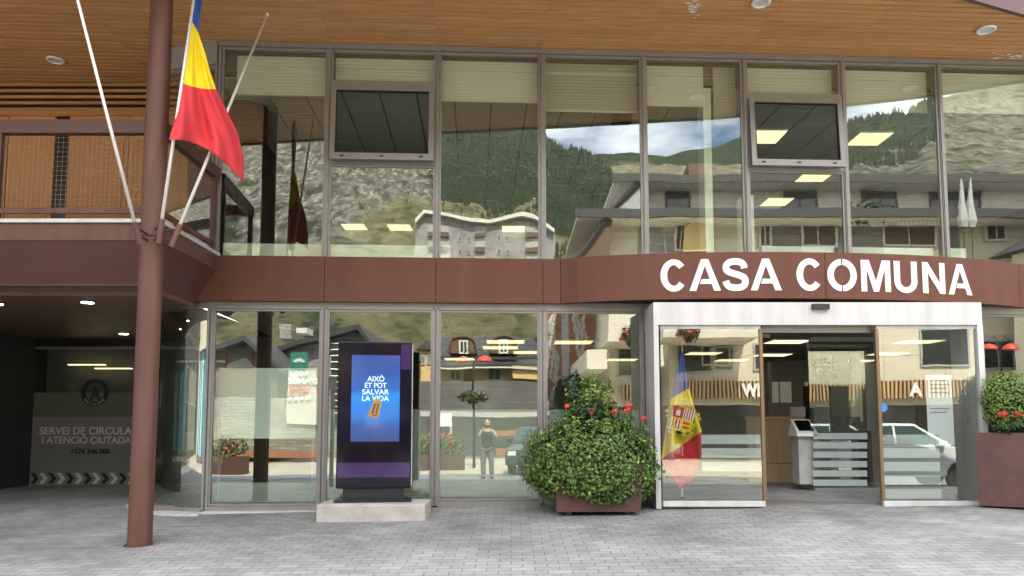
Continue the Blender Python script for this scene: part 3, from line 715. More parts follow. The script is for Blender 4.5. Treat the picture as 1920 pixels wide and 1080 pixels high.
for x0, x1 in ((1240, 1429), (1648, 1836)):
    a, b = P(x0, 760, DP).x, P(x1, 760, DP).x
    inner = 1 if x0 < 1400 else 0
    fr = MB(); zr_ = P(1330, 939, DP).z
    fr.box(a, b, DP - .03, DP + .03, zf - .01, zr_); fr.box(a, b, DP - .02, DP + .025, zh0 - .05, zh0 - .003)
    fr2 = MB()
    e = b if inner else a
    fr2.box(e - .022, e + .022, DP - .028, DP + .03, zr_, zh0 - .051)
    o = fr.build('sliding_door', M['white'], EN); fr2.build('edge_profile', M['bronze'], o)
    c_ = MB(); c_.box((a if inner else a + .022), (b - .022 if inner else b), DP - .006, DP + .006, zr_, zh0 - .051); c_.build('pane', M['doorglass'], o)
    st = MB()
    xa, xb = (P(1315, 800, DP).x, b - .03) if inner else (a + .03, P(1760, 800, DP).x)
    for k in range(5 if not inner else 3):
        zt_ = lerp(P(1540, 815, DP).z, zf, k / 5.2); st.box(xa, xb, DP + .008, DP + .011, zt_ - .13, zt_)
    st.build('frosted_stripes', M['stripe'], o)
# side glazing of the portal back to the facade
for X in (ex0 - .02, ex1 + .03):
    o = MB().box(X - .02, X + .02, DP + .61, 11.0, zf, zf + .08).build('side_frame', M['frame'], EN)
    MB().box(X - .006, X + .006, DP + .61, 10.95, zf + .08, zh0 - .01).build('side_pane', M['glass'], EN)
o = MB().box(LS[-1] + .05, ex0 - .06, 11.0, 11.06, zf - .02, zlt).build('side_panel', M['frame_grey'], TOWN)
FBox('lobby_mat', M['carpet'], ex0, ex1, -.12, .62, zf - .3, zf + .004, EN)
# interior behind door : desk, kiosk, inner glass door, office things
zfl = .44
def DB(x0, x1, y0, y1, Y, dep=.4, mb=None):
    mb = mb or MB(); a = P(x0, (y0 + y1) / 2, Y).x; b = P(x1, (y0 + y1) / 2, Y).x; xm = (x0 + x1) / 2
    mb.box(a, b, Y, Y + dep, P(xm, y1, Y).z, P(xm, y0, Y).z); return mb
Yk = 12.6
o = thing('reception_desk', 'light oak reception desk seen through the open door', 'desk', (P(1460, 900, Yk + .5).x, Yk + .8, zfl))
DB(1400, 1505, 787, 868, Yk + .5, .6).build('front_panel', M['deskwood'], o); DB(1404, 1501, 869, 905, Yk + .52, .56).build('plinth', M['deskwood'], o)
DB(1396, 1509, 781, 786.5, Yk + .46, .7).build('desk_top', M['deskwood'], o)
o = thing('desk_monitor', 'small framed notice standing on the oak desk', 'notice', P(1496, 781, Yk + .7))
DB(1482, 1510, 763, 781, Yk + .7, .02).build('notice_board', M['coping'], o)
ky = 12.0
o = thing('self_service_kiosk', 'slim pale self service kiosk with slanted dark screen inside the door', 'kiosk', (P(1510, 905, ky).x, ky + .2, zfl))
mb = DB(1498, 1526, 815, 908, ky, .30); mb.build('pedestal', M['coping'], o)
a, b = P(1490, 800, ky).x, P(1529, 800, ky).x; z0_, z1_ = P(1510, 812, ky).z, P(1510, 786, ky + .3).z
MB().hexa([(a, ky - .1, z0_ - .05), (b, ky - .1, z0_ - .05), (b, ky + .3, z0_ - .05), (a, ky + .3, z0_ - .05), (a, ky - .1, z0_), (b, ky - .1, z0_), (b + .02, ky + .3, z1_), (a + .05, ky + .3, z1_)]).build('screen_head', M['sill'], o)
nrm = Vector((0, -(z1_ - z0_), .4)).normalized() * .004
def KP(u, v, e): q = Vector((lerp(a, b, u) + v * .04, ky - .1 + v * .4, lerp(z0_, z1_, v))); return q + nrm * e
MB().add([KP(.14, .15, 1), KP(.86, .15, 1), KP(.86, .88, 1), KP(.14, .88, 1), KP(.14, .15, 2), KP(.86, .15, 2), KP(.86, .88, 2), KP(.14, .88, 2)], [(3, 2, 1, 0), (4, 5, 6, 7), (0, 1, 5, 4), (1, 2, 6, 5), (2, 3, 7, 6), (3, 0, 4, 7)]).build('screen', M['blackgloss'], o)
ig = 11.9
o = thing('inner_glass_door', 'inner glass screen with frosted stripes right of the kiosk', 'glass screen', (P(1585, 915, ig).x, ig, zfl))
DB(1519, 1650, 640, 915, ig + .01, .012).build('pane', M['doorglass'], o)
mb = MB()
for k in range(6): DB(1525, 1626, 812 + k * 17.5, 812 + k * 17.5 + 11.5, ig, .004, mb)
mb.build('frosted_stripes', M['stripe'], o)
mb = MB(); DB(1528, 1650, 915, 923, ig - .02, .06, mb); DB(1519, 1650, 632, 640, ig - .02, .06, mb); mb.build('rails', M['frame_grey'], o)
mb = MB(); DB(1628, 1646, 825, 905, ig + .5, .3, mb); tag(mb.build('drawer_unit', M['shutter']), 'reddish brown cabinet inside at the right of the door opening', 'cabinet')
# dark cabinet, back furniture
mb = DB(1527, 1556, 722, 815, 13.5, .5); tag(mb.build('dark_cabinet', M['black']), 'tall black cabinet behind the striped glass screen', 'cabinet')
mb = DB(1558, 1640, 800, 905, 14.2, .5); tag(mb.build('office_desk', M['wall_dk']), 'dark office desk behind the striped glass screen', 'desk')
for i, x in enumerate((1565, 1600)): 
    o = thing('desk_screen', 'black computer monitor on the office desk, %s one' % ('left' if i == 0 else 'right'), 'monitor', P(x, 800, 14.3), 'monitors on the office desk'); DB(x - 13, x + 13, 782, 798, 14.3, .03).build('display', M['black'], o); DB(x - 3, x + 3, 798, 800, 14.3, .1).build('stand', M['black'], o)
for i, (x0, x1, y0, y1) in enumerate(((1440, 1447, 680, 787), (1518, 1522, 640, 812))):
    DB(x0, x1, y0, y1, 14.9, .06).build('partition_post', M['frame'], EN)
mb = MB()
for x0, x1 in ((1448, 1460), (1463, 1484), (1510, 1520)): DB(x0, x1, 716, 755, 15.5, .03).build('back_glazing', M['sill'], EN)
DB(1532, 1560, 664, 720, 15.5, .03).build('back_glazing', M['sill'], EN); DB(1566, 1590, 667, 700, 15.6, .03).build('back_glazing', M['sill'], EN); DB(1595, 1616, 662, 790, 15.4, .03).build('back_glazing', M['sill'], EN)
DB(1558, 1588, 722, 800, 15.5, .04).build('back_glazing', M['wall_in'], EN)
# potted plant inside
def leaves(mb, n, c, rx, ry, rz, size, shell=.55, clump=0, seed=1, cut=None, m=0):
    rr = random.Random(seed); c = Vector(c)
    for i in range(n):
        while True:
            v = Vector((rr.gauss(0, 1), rr.gauss(0, 1), rr.gauss(0, 1))).normalized()
            r = 1 - (1 - shell) * rr.random() ** 1.6
            k = 1 + clump * (noise.noise(v * 2.6 + Vector((seed, 0, 0))) + .5 * noise.noise(v * 7 + Vector((0, seed, 0))))
            p = c + Vector((v.x * rx, v.y * ry, v.z * rz)) * r * k
            if cut is None or cut(p): break
        nn = (v + Vector((rr.gauss(0, .5), rr.gauss(0, .5), rr.gauss(.25, .5)))).normalized()
        u = nn.cross(Vector((rr.gauss(0, 1), rr.gauss(0, 1), rr.gauss(0, 1)))).normalized(); w2 = nn.cross(u)
        s = size * rr.uniform(.6, 1.3); q = nn * s * .22
        mb.add([p - u * s, p - w2 * s * .62 + q, p + u * s, p + w2 * s * .62 + q, p + u * s * .1], [(0, 1, 4), (1, 2, 4), (2, 3, 4), (3, 0, 4)], m)
o = thing('office_plant', 'leafy green pot plant above the black cabinet inside', 'plant', P(1545, 722, 13.6))
mb = MB(); leaves(mb, 260, P(1547, 698, 13.6), .24, .2, .28, .05, .1, seed=4); mb.build('foliage', M['leafd'], o)
mb = MB(); p = P(1545, 722, 13.6); mb.lathe(p, [(.08, 0), (.11, .16), (.09, .16)], 16); mb.tube([p + Vector((0, 0, .1)), p + Vector((0, 0, .4))], .01); mb.build('pot', M['wall_dk'], o)
# papers & stickers on the right door
o = thing('notice_paper', 'tall white notice sheet stuck behind the right sliding door', 'notice', P(1760, 835, DP + .03))
DB(1738, 1787, 703, 835, DP + .02, .003).build('sheet', M['paper'], o)
mb = MB()
for y in (712, 720, 727, 735, 765, 772): DB(1744, 1780 - (y % 5) * 2, y, y + 2, DP + .015, .002, mb)
mb.build('printed_lines', M['paper_txt'], o)
p = P(1656, 764, DP - .012); tag(MB().prism([(p.x + .06 * math.cos(t * .314), p.y, p.z + .06 * math.sin(t * .314)) for t in range(20)], (0, .004, 0)).build('round_sticker', M['bluel'], recalc=True), 'round blue sticker on the edge of the right sliding door', 'sticker')
# ---------------- CASA COMUNA letters
sg = thing('building_sign', 'large white CASA COMUNA lettering set into the brown band', 'sign', (4.1, 10.3, 3.4))
def glyph(ch, a):                      # flat pieces of a bold letter, height 1, width a
    w = .205
    def ring(cx, cy, rx, ry, t0, t1, n=28):
        out = []
        for k in range(n):
            p, q = R(lerp(t0, t1, k / n)), R(lerp(t0, t1, (k + 1) / n))
            out.append([(cx + (rx - d) * math.cos(t), cy + (ry - d * .92) * math.sin(t)) for t, d in ((p, 0), (q, 0), (q, w), (p, w))])
        return out
    if ch == 'C': return ring(a / 2 + .02, .5, a / 2 + .0, .515, 38, 322, 40)
    if ch == 'O': return ring(a / 2, .5, a / 2, .515, 93.5, 266.5) + ring(a / 2, .5, a / 2, .515, -86.5, 86.5)
    if ch == 'U': return [[(0, .36), (w, .36), (w, 1), (0, 1)], [(a - w, .36), (a, .36), (a, 1), (a - w, 1)]] + ring(a / 2, .36, a / 2, .38, 180, 360)
    if ch == 'N': return [[(0, 0), (w * .95, 0), (w * .95, .66), (a - w * .95, 0), (a, 0), (a, 1), (a - w * .95, 1), (a - w * .95, .34), (w * .95, 1), (0, 1)]]
    if ch == 'M': b = w * .92; return [[(0, 0), (b, 0), (b, .74), (a / 2 - b * .46, 0), (a / 2 + b * .46, 0), (a - b, .74), (a - b, 0), (a, 0), (a, 1), (a - b * 1.45, 1), (a / 2, .32), (b * 1.45, 1), (0, 1)]]
    if ch == 'A': return [[(x * a, y) for x, y in q] for q in ([(0, 0), (.215, 0), (.5, .79), (.785, 0), (1, 0), (.615, 1), (.385, 1)], [(.335, .215), (.708, .215), (.652, .365), (.39, .365)])]
    if ch == 'S':
        pts = [(.85, .70), (.80, .83), (.66, .90), (.48, .915), (.28, .89), (.16, .81), (.13, .71), (.18, .62), (.32, .56), (.5, .515), (.68, .465), (.83, .40), (.875, .29), (.83, .17), (.69, .10), (.5, .085), (.30, .105), (.17, .18), (.11, .30)]
        pts = [Vector((x * a, y)) for x, y in pts]; fine = []
        for i in range(len(pts) - 1):
            p0, p1, p2, p3 = pts[max(i - 1, 0)], pts[i], pts[i + 1], pts[min(i + 2, len(pts) - 1)]
            for k in range(4):
                t = k / 4; fine.append(.5 * ((2 * p1) + (p2 - p0) * t + (2 * p0 - 5 * p1 + 4 * p2 - p3) * t * t + (3 * p1 - p0 - 3 * p2 + p3) * t ** 3))
        fine.append(pts[-1]); L_ = []; R2 = []
        for i, p in enumerate(fine):
            d = (fine[min(i + 1, len(fine) - 1)] - fine[max(i - 1, 0)]).normalized(); nn = Vector((-d.y, d.x)) * w * .5; L_.append(p + nn); R2.append(p - nn)
        return [[tuple(L_[i]), tuple(L_[i + 1]), tuple(R2[i + 1]), tuple(R2[i])] for i in range(len(fine) - 1)]
LT = [('C', 1237, 1287), ('A', 1292, 1351), ('S', 1355, 1403), ('A', 1407, 1465), ('C', 1492, 1541), ('O', 1551, 1606), ('M', 1614, 1669), ('U', 1676, 1719), ('N', 1729, 1771), ('A', 1777, 1821)]
zl0, zl1 = P(1480, 546, 10.42).z, P(1480, 487, 10.42).z
def xband(px, py=517):
    X = 4.
    for _ in range(8): X = P(px, py, band_pt(X)).x
    return X
for chx, x0, x1 in LT:
    a, b = xband(x0), xband(x1); mb = MB(); H_ = zl1 - zl0
    for q in glyph(chx, (b - a) / H_):
        def at(u, v, e): X = a + u * H_; return (X, band_pt(X) - e, zl0 + v * H_)
        n_ = len(q); mb.add([at(u, v, .001) for u, v in q] + [at(u, v, .009) for u, v in q], [tuple(range(n_)), tuple(range(2 * n_ - 1, n_ - 1, -1))] + [(i, (i + 1) % n_, (i + 1) % n_ + n_, i + n_) for i in range(n_)])
    bm = None; mb.build('letter', M['signwhite'], sg, recalc=True)

# ================================================================== POLE AND FLAGS
PYc = 8.38; pb = P(262, 1016, PYc); zg = gz(pb.x, PYc)
po = thing('support_pole', 'thick round brown steel column in front of the balcony', 'column', (pb.x, PYc, zg))
MB().lathe((pb.x, PYc, zg), [(.129, .0), (.128, .1), (.126, 3), (.124, ZS - zg)], 40).build('shaft', M['pole'], po, smooth=True)
MB().lathe((pb.x, PYc, zg), [(0, .004), (.165, .004), (.165, -.03)], 32).build('base_collar', M['brown_dark'], po)
zk = P(290, 441, PYc).z
MB().lathe((pb.x, PYc, zk), [(.126, -.03), (.142, -.03), (.142, .03), (.126, .03)], 32).build('clamp_collar', M['brown_dark'], po, smooth=False)
# sockets + poles
fl = [((263, 458), (249, 415), (143, -10), 8.03, 7.3, 'left'), ((297, 458), (303, 415), (372, -60), 8.08, 8.3, 'middle'), ((320, 464), (337, 428), (501, 28), 8.23, 9.3, 'right')]
for (b0, b1, tp, Yb, Yt, nm) in fl:
    p0 = P(*b0, Yb); p1 = P(*tp, Yt); ax = (p1 - p0); k = (b0[1] - b1[1]) / (b0[1] - tp[1]); p2 = p0 + ax * k
    o = thing('flagpole', {'left': 'bare steel flagpole leaning left from the brown column', 'middle': 'steel flagpole carrying the drooping flag on the brown column', 'right': 'bare steel flagpole leaning right across the first window'}[nm], 'flagpole', p0, 'three flagpoles clamped to the column')
    MB().tube([p0 + ax * k * .8, p1], [.020, .014], 12).build('rod', M['steel'], o, smooth=True)
    MB().tube([p0, p2], .034, 14).build('socket', M['pole'], o, smooth=False)
    mb = MB(); cc = Vector((pb.x, PYc, 0)); 
    for z_ in (p0.z + .10, p2.z - .05):
        d_ = Vector((p0.x, p0.y, z_)) + ax * ((z_ - p0.z) / ax.z) - Vector((0, 0, ax.z * ((z_ - p0.z) / ax.z)))
        mb.tube([Vector((cc.x, cc.y, z_)), Vector((d_.x, d_.y, z_))], .014, 6)
    mb.build('bracket', M['brown_dark'], o)
    MB().lathe(p1, [(0, -.02), (.02, -.02), (.024, 0), (.018, .02), (0, .028)], 12).build('tip_cap', M['steel'], o)
def flag_mesh(rows, cols, Y, amp, matrows, dy=None, fold=5.5, seed=0, tilt=0, slant=0):
    v = []; R_ = len(rows); sub = 6; vr = []
    for i in range(R_ - 1):
        for k in range(sub if i < R_ - 2 else sub + 1):
            t = k / sub; a, b = rows[i], rows[i + 1]
            vr.append((lerp(a[0], b[0], t), lerp(a[1], b[1], t), lerp(a[2], b[2], t), lerp(a[3], b[3], t), i, lerp(a[4], b[4], t) if len(a) > 4 else 0))
    mb = MB()
    for r, (x0, y0, x1, y1, i, bow) in enumerate(vr):
        for c in range(cols + 1):
            u = c / cols; x = lerp(x0, x1, u); y = lerp(y0, y1, u) + bow * 4 * u * (1 - u)
            wd = (x1 - x0) / 100
            off = amp * wd * (math.sin(u * fold * 2 + r * .07 + seed) + .45 * math.sin(u * fold * 4.7 - r * .11 + seed * 2))
            mb.v.append(P(x, y, Y + off + tilt * r / len(vr) + slant * (x - rows[-1][0]) / 140.0))
    for r in range(len(vr) - 1):
        for c in range(cols):
            a = r * (cols + 1) + c; mb.f.append([a, a + cols + 1, a + cols + 2, a + 1]); mb.m.append(matrows[vr[r][4]])
    return mb
def solid(o, t=.002):
    m = o.modifiers.new('thickness', 'SOLIDIFY'); m.thickness = t; m.offset = 0
fg = thing('hanging_flag', 'red, yellow and blue flag drooping from the middle flagpole', 'flag', P(362, 260, 8.1))
rows = [(366, -60, 385, -60), (363, 0, 379, 0), (360, 40, 372, 62), (352, 84, 384, 96), (345, 122, 394, 134), (340, 155, 405, 167, 4), (333, 198, 428, 213, 0), (325, 232, 446, 250, -4), (320, 250, 457, 294, -12), (317, 263, 456, 343, -24)]
mb = flag_mesh(rows, 36, 8.1, .055, [1, 1, 0, 0, 0, 2, 2, 2, 2], tilt=-.05, slant=.8)
c_ = mb.build('cloth', [M['yellow'], M['blue'], M['red']], fg, smooth=True); solid(c_)
# interior flag with coat of arms
FY = DP + .32
fs_ = thing('indoor_flag', 'blue, yellow and red flag with coat of arms behind the left sliding door', 'flag', P(1278, 925, FY))
rows = [(1277, 660, 1281, 660), (1267, 705, 1287, 698), (1259, 747, 1292, 728), (1249, 800, 1303, 768), (1239, 862, 1316, 809), (1257, 893, 1317, 850), (1276, 918, 1296, 905)]
mb = flag_mesh(rows, 26, FY, .10, [1, 1, 0, 0, 2, 2], fold=4, seed=1)
c_ = mb.build('cloth', [M['yellow'], M['blue'], M['red']], fs_, smooth=True); solid(c_)
mb = MB(); mb.tube([P(1279, 935, FY + .06), P(1279, 648, FY + .06)], .012, 8); mb.build('staff', M['steel'], fs_)
mb = MB(); p = P(1279, 652, FY + .06); mb.lathe(p, [(0, 0), (.022, .02), (.01, .06), (0, .11)], 10); mb.build('finial', M['gold'], fs_)
MB().lathe((P(1279, 940, FY + .06).x, FY + .06, gz(2.4, 10.6)), [(0, 0.0), (.16, 0), (.16, .03), (.03, .05), (.02, .12)], 20).build('foot', M['black'], fs_)
cs = P(1279, 786, FY - .06); ca, sa_ = math.cos(R(-14)), math.sin(R(-14)); U_ = FY / F * 1.15
def E(u, v, d=0): u *= U_; v *= U_; return (cs.x + u * ca - v * sa_, cs.y - d, cs.z + u * sa_ + v * ca)
em = MB()
def er(u0, u1, v0, v1, m, d=0): em.prism([E(u0, v0, d), E(u1, v0, d), E(u1, v1, d), E(u0, v1, d)], (0, -.002, 0), m)
for j in range(26):
    a = j * 2 * math.pi / 26; r = 23 + 3.5 * math.sin(a * 5); em.prism([E(r * 1.05 * math.cos(a) + 3.5 * math.cos(t * 1.05), r * 1.12 * math.sin(a) + 3.5 * math.sin(t * 1.05), .0) for t in range(6)], (0, -.002, 0), 3)
em.prism([E(-18, 20), E(18, 20), E(18, -12), E(10, -21), E(0, -25), E(-10, -21), E(-18, -12)], (0, -.002, 0), 0)
er(-17, -.5, 1, 19, 2, .003); er(-12, -5, 4, 13, 1, .006); er(-10, -7, 13, 17, 3, .006)
er(.5, 17, 1, 19, 1, .003)
for k in range(4): er(1.5 + k * 4, 3.3 + k * 4, 1, 19, 2, .006)
er(-17, -.5, -19, -.5, 1, .003)
for k in range(3): er(-15 + k * 5.2, -12.5 + k * 5.2, -17, -.5, 2, .006)
er(.5, 17, -17, -.5, 0, .003); er(3, 14, -7, -3, 2, .006); er(3, 14, -14, -10, 2, .006)
em.build('coat_of_arms', [M['yellow'], M['signwhite'], M['red'], M['gold']], fs_, recalc=True)

# ================================================================== INFO TOTEM
ty = 10.02; t0 = P(700, 978, 9.68)
o = thing('concrete_plinth', 'low pale concrete block under the digital totem', 'plinth', (t0.x, 10, gz(t0.x, 9.9)))
def CB(x0, x1, y0, y1, z0, z1, bev=.012):
    mb = MB(); mb.box(x0, x1, y0, y1, z0, z1); return mb
xa, xb = P(592, 975, 9.68).x, P(797, 975, 9.68).x
b1 = CB(xa, xb, 9.68, 10.42, gz(xa, 9.7) - .03, P(700, 946, 9.68).z).build('block', M['concrete'], o)
bv = b1.modifiers.new('bev', 'BEVEL'); bv.width = .02; bv.segments = 3
zp = P(700, 946, 9.68).z
yaw = R(7); tx = P(702, 800, ty).x
def TT(u, d, z): return (tx + u * math.cos(yaw) - d * math.sin(yaw) * -1, ty + u * math.sin(yaw) - d * math.cos(yaw), z)
hw = (P(772, 780, ty).x - P(634, 780, ty).x) / 2
zt_, zb_ = P(705, 641, ty).z, P(700, 916, ty).z
o = thing('digital_totem', 'black digital information totem with glowing blue screen', 'information display', (tx, ty, zp))
mb = MB(TT); mb.box(-hw, hw, -.16, 0, zb_, zt_); q = mb.build('housing', M['blackgloss'], o, recalc=True)
bv = q.modifiers.new('bev', 'BEVEL'); bv.width = .014; bv.segments = 3
mb = MB(TT); mb.box(hw - .006, hw + .008, -.17, -.02, zb_ + .03, zt_ - .03); mb.build('side_trim', M['steel'], o, recalc=True)
M['purple'] = pmat('purple_reflection_tint', (.028, .008, .075), .12, spec=.6)
mb = MB(TT); mb.box(-hw + .02, hw - .02, 0, .003, lerp(zb_, zt_, .075), lerp(zb_, zt_, .175)); mb.build('purple_reflection', M['purple'], o); MB(TT).box(hw - .15, hw - .02, 0, .003, lerp(zb_, zt_, .81), lerp(zb_, zt_, .985)).build('purple_reflection', M['purple'], o)  # purple reflections on the black front painted in as flat patches
mb = MB(TT); mb.box(-hw * .82, hw * .82, -.13, -.03, zp + .02, zb_); mb.build('neck', M['black'], o, recalc=True)
mb = MB(TT); mb.box(-hw * 1.02, hw * 1.02, -.30, .12, zp + .002, zp + .03); mb.build('base_plate', M['black'], o, recalc=True)
m, n, b, oo = newmat('blue_screen'); L = n.links.new
tcn = n.nodes.new('ShaderNodeNewGeometry'); sep = n.nodes.new('ShaderNodeSeparateXYZ'); L(tcn.outputs['Position'], sep.inputs[0])
mr = n.nodes.new('ShaderNodeMapRange'); zs0, zs1 = P(704, 828, ty).z, P(704, 666, ty).z; mr.inputs[1].default_value = zs0; mr.inputs[2].default_value = zs1; L(sep.outputs[2], mr.inputs[0])
nz = n.nodes.new('ShaderNodeTexNoise'); nz.inputs['Scale'].default_value = 7; nz.inputs['Detail'].default_value = 5; L(tcn.outputs['Position'], nz.inputs['Vector'])
ad = n.nodes.new('ShaderNodeMath'); ad.operation = 'MULTIPLY_ADD'; L(nz.outputs['Fac'], ad.inputs[0]); ad.inputs[1].default_value = .25; L(mr.outputs[0], ad.inputs[2])
cr = n.nodes.new('ShaderNodeValToRGB'); e = cr.color_ramp.elements
e[0].position = .1; e[0].color = (.035, .07, .22, 1); e[1].position = 1.1 if False else 1.0; e[1].color = (.03, .09, .32, 1)
for p_, c_ in ((.3, (.04, .10, .34, 1)), (.42, (.012, .17, .60, 1)), (.62, (.012, .27, .80, 1)), (.75, (.02, .13, .48, 1))): x = e.new(p_); x.color = c_
L(ad.outputs[0], cr.inputs[0]); b.inputs['Base Color'].default_value = (.01, .01, .02, 1); b.inputs['Roughness'].default_value = .08
L(cr.outputs[0], b.inputs['Emission Color']); b.inputs['Emission Strength'].default_value = .34
M['screen'] = m; M['glow'] = emat('glowing_text', (.75, 1, .95), .36); M['can'] = emat('can_yellow', (.85, .42, .06), .17); M['cand'] = emat('can_brown', (.25, .10, .03), .08)
sx0, sx1 = -hw + (hw * 2) * .185, -hw + (hw * 2) * .835
sc = MB(TT).box(sx0, sx1, .001, .005, zs0, zs1).build('screen', M['screen'], o, recalc=True)
mb = MB()
for k, (tx_, w_) in enumerate((('AIXÒ', .30), ('ET POT', .38), ('SALVAR', .47), ('LA VIDA', .47))):
    zc0 = P(704, 752, ty).z; zz = zc0 + (3 - k) * .088; cxs = (sx0 + sx1) / 2; ww = w_ * (sx1 - sx0) / 2 * 1.18
    h = .072 if k else .092
    add_text(mb, tx_, lambda a, b_, c, zz=zz, ww=ww, h=h: TT(lerp(cxs - ww, cxs + ww, a), .006 + c * .002, lerp(zz, zz + h, b_)), .018)
mb.build('slogan', M['glow'], sc)
def blob(pts, m, d):
    q = MB(); q.prism([TT(cxs + u, d, zc0 + v) for u, v in pts], (0, -.0015, 0)); return q.build('can_picture', m, sc, recalc=True)
blob([(-.10, -.19), (-.04, -.23), (.03, -.22), (.06, -.15), (.085, -.03), (.06, .03), (.0, .03), (-.04, -.03), (-.06, -.1)], M['can'], .010)
blob([(-.05, -.17), (-.03, -.18), (.01, -.03), (-.015, -.03)], M['cand'], .013); blob([(.0, -.18), (.02, -.17), (.05, -.04), (.03, -.02)], M['cand'], .013); blob([(-.05, -.21), (.02, -.2), (.03, -.185), (-.04, -.192)], M['cand'], .013)

# ================================================================== PLANTERS
def planter(name, label, x0, x1, y0, y1, h, taper, base_gap=.04, rot=0):
    xm_, ym_ = (x0 + x1) / 2, (y0 + y1) / 2
    def RX(x, y, z): return (xm_ + (x - xm_) * math.cos(rot) - (y - ym_) * math.sin(rot), ym_ + (x - xm_) * math.sin(rot) + (y - ym_) * math.cos(rot), z)
    z0 = gz((x0 + x1) / 2, (y0 + y1) / 2); o = thing(name, label, 'planter', ((x0 + x1) / 2, (y0 + y1) / 2, z0))
    z0 += base_gap; zt = z0 + h; t = .02; w = taper
    out_ = [(x0 + w, y0 + w, z0), (x1 - w, y0 + w, z0), (x1 - w, y1 - w, z0), (x0 + w, y1 - w, z0), (x0, y0, zt), (x1, y0, zt), (x1, y1, zt), (x0, y1, zt)]
    inn = [(x0 + t, y0 + t, zt), (x1 - t, y0 + t, zt), (x1 - t, y1 - t, zt), (x0 + t, y1 - t, zt), (x0 + t, y0 + t, zt - .08), (x1 - t, y0 + t, zt - .08), (x1 - t, y1 - t, zt - .08), (x0 + t, y1 - t, zt - .08)]
    mb = MB(RX); mb.add(out_ + inn, [(3, 2, 1, 0), (0, 1, 5, 4), (1, 2, 6, 5), (2, 3, 7, 6), (3, 0, 4, 7), (4, 5, 9, 8), (5, 6, 10, 9), (6, 7, 11, 10), (7, 4, 8, 11), (8, 9, 13, 12), (9, 10, 14, 13), (10, 11, 15, 14), (11, 8, 12, 15)])
    mb.build('box', M['corten'], o)
    MB(RX).box(x0 + t + .001, x1 - t - .001, y0 + t + .001, y1 - t - .001, zt - .10, zt - .07).build('soil', M['stem'], o)
    for a in (x0 + w + .12, x1 - w - .2):
        MB(RX).box(a, a + .08, y0 + w + .06, y1 - w - .06, z0 - base_gap - .02, z0 - .001).build('foot', M['black'], o)
    return zt
px0, px1 = P(1043, 960, 9.8).x, P(1204, 960, 9.8).x
zt = planter('planter', 'low rusty brown planter almost hidden by the ivy', px0 - .02, px1 + .02, 9.80, 10.66, .62, .03)
ic = P(1114, 868, 10.15)
o = thing('ivy_bush', 'big rounded mass of ivy spilling over the low planter', 'shrub', (ic.x, 10.2, zt))
mb = MB()
def cutf(p): return p.z > .56 + .13 * noise.noise(Vector((p.x * 6, 0, 3))) and p.y < 10.83
leaves(mb, 15000, (ic.x, 10.18, ic.z), .86, .58, .62, .025, .76, .22, 11, cutf, 0)
leaves(mb, 2400, (ic.x - .05, 10.18, ic.z), .88, .61, .64, .027, .88, .28, 15, cutf, 1)
leaves(mb, 4200, (ic.x, 10.18, .86), .86, .58, .40, .027, .86, .14, 17, cutf, 0)
mb.build('foliage', [M['leaf'], M['leafy']], o)
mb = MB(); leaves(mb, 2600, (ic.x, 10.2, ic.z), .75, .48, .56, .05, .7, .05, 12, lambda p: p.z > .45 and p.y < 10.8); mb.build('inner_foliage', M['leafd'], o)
mb = MB()
for k in range(14): a = k * .45; mb.tube([(ic.x + .25 * math.cos(a), 10.2 + .2 * math.sin(a), zt - .1), (ic.x + .6 * math.cos(a), 10.2 + .4 * math.sin(a), ic.z + .1 * math.sin(k))], .008, 5)
mb.build('stems', M['stem'], o)
tc_ = P(1105, 748, 10.25)
o = thing('upright_bush', 'loose bright green bush rising above the ivy', 'shrub', (tc_.x, 10.25, zt))
mb = MB(); rq = random.Random(77)
for k in range(24):
    a_ = rq.uniform(0, 6.28); q_ = rq.random() ** .7; c_ = tc_ + Vector((.33 * q_ * math.cos(a_), .22 * q_ * math.sin(a_), rq.uniform(-.26, .14) + .16 * (1 - q_))); leaves(mb, 150, c_, rq.uniform(.06, .12), rq.uniform(.06, .12), rq.uniform(.10, .18), .024, .05, .3, 200 + k)
mb.build('foliage', M['leafy'], o)
mb = MB(); leaves(mb, 350, P(1075, 735, 10.25), .12, .12, .28, .04, .1, .3, 24); leaves(mb, 500, P(1110, 772, 10.2), .42, .3, .14, .035, .1, .2, 25); mb.build('dark_foliage', M['leafd'], o)
mb = MB()
for k in range(16): a = k * .9; mb.tube([(tc_.x, 10.25, zt), (tc_.x + .1 * math.cos(a), 10.25 + .1 * math.sin(a), tc_.z - .2), (tc_.x + .28 * math.cos(a), 10.25 + .25 * math.sin(a), tc_.z + .22 * math.sin(k * 2.1))], .006, 5)
mb.build('stems', M['stem'], o)
def geranium(x, y, Y, lab, n=26, r=.055, ht=.25, grp='red geraniums above the ivy'):
    p = P(x, y, Y); o = thing('geranium', lab, 'flower', p - Vector((0, 0, ht)), grp)
    mb = MB(); leaves(mb, n, p, r, r, r * .7, .017, .4, seed=int(x)); mb.build('flower_head', M['petal'], o)
    mb = MB(); mb.tube([p - Vector((0, 0, ht)), p - Vector((0, 0, .02))], .004, 5); leaves(mb, 26, p - Vector((0, 0, ht * .6)), .07, .07, .06, .028, .2, seed=int(x) + 1); mb.build('stalk', M['leaf'], o)
for x, y, n_, lab in ((1062, 761, 18, 'red geranium at the left shoulder of the ivy'), (1109, 773, 22, 'red geranium in the middle, below the upright bush'), (1152, 771, 26, 'flat red geranium head right of the upright bush'), (1172, 770, 26, 'red geranium head between the flat one and the tallest one'), (1180, 764, 44, 'tallest and fullest red geranium, right part of the ivy'), (1205, 783, 22, 'red geranium nearest to the white door jamb')): geranium(x, y, 9.95, lab, int(n_ * 1.5), .042 if n_ < 40 else .055)
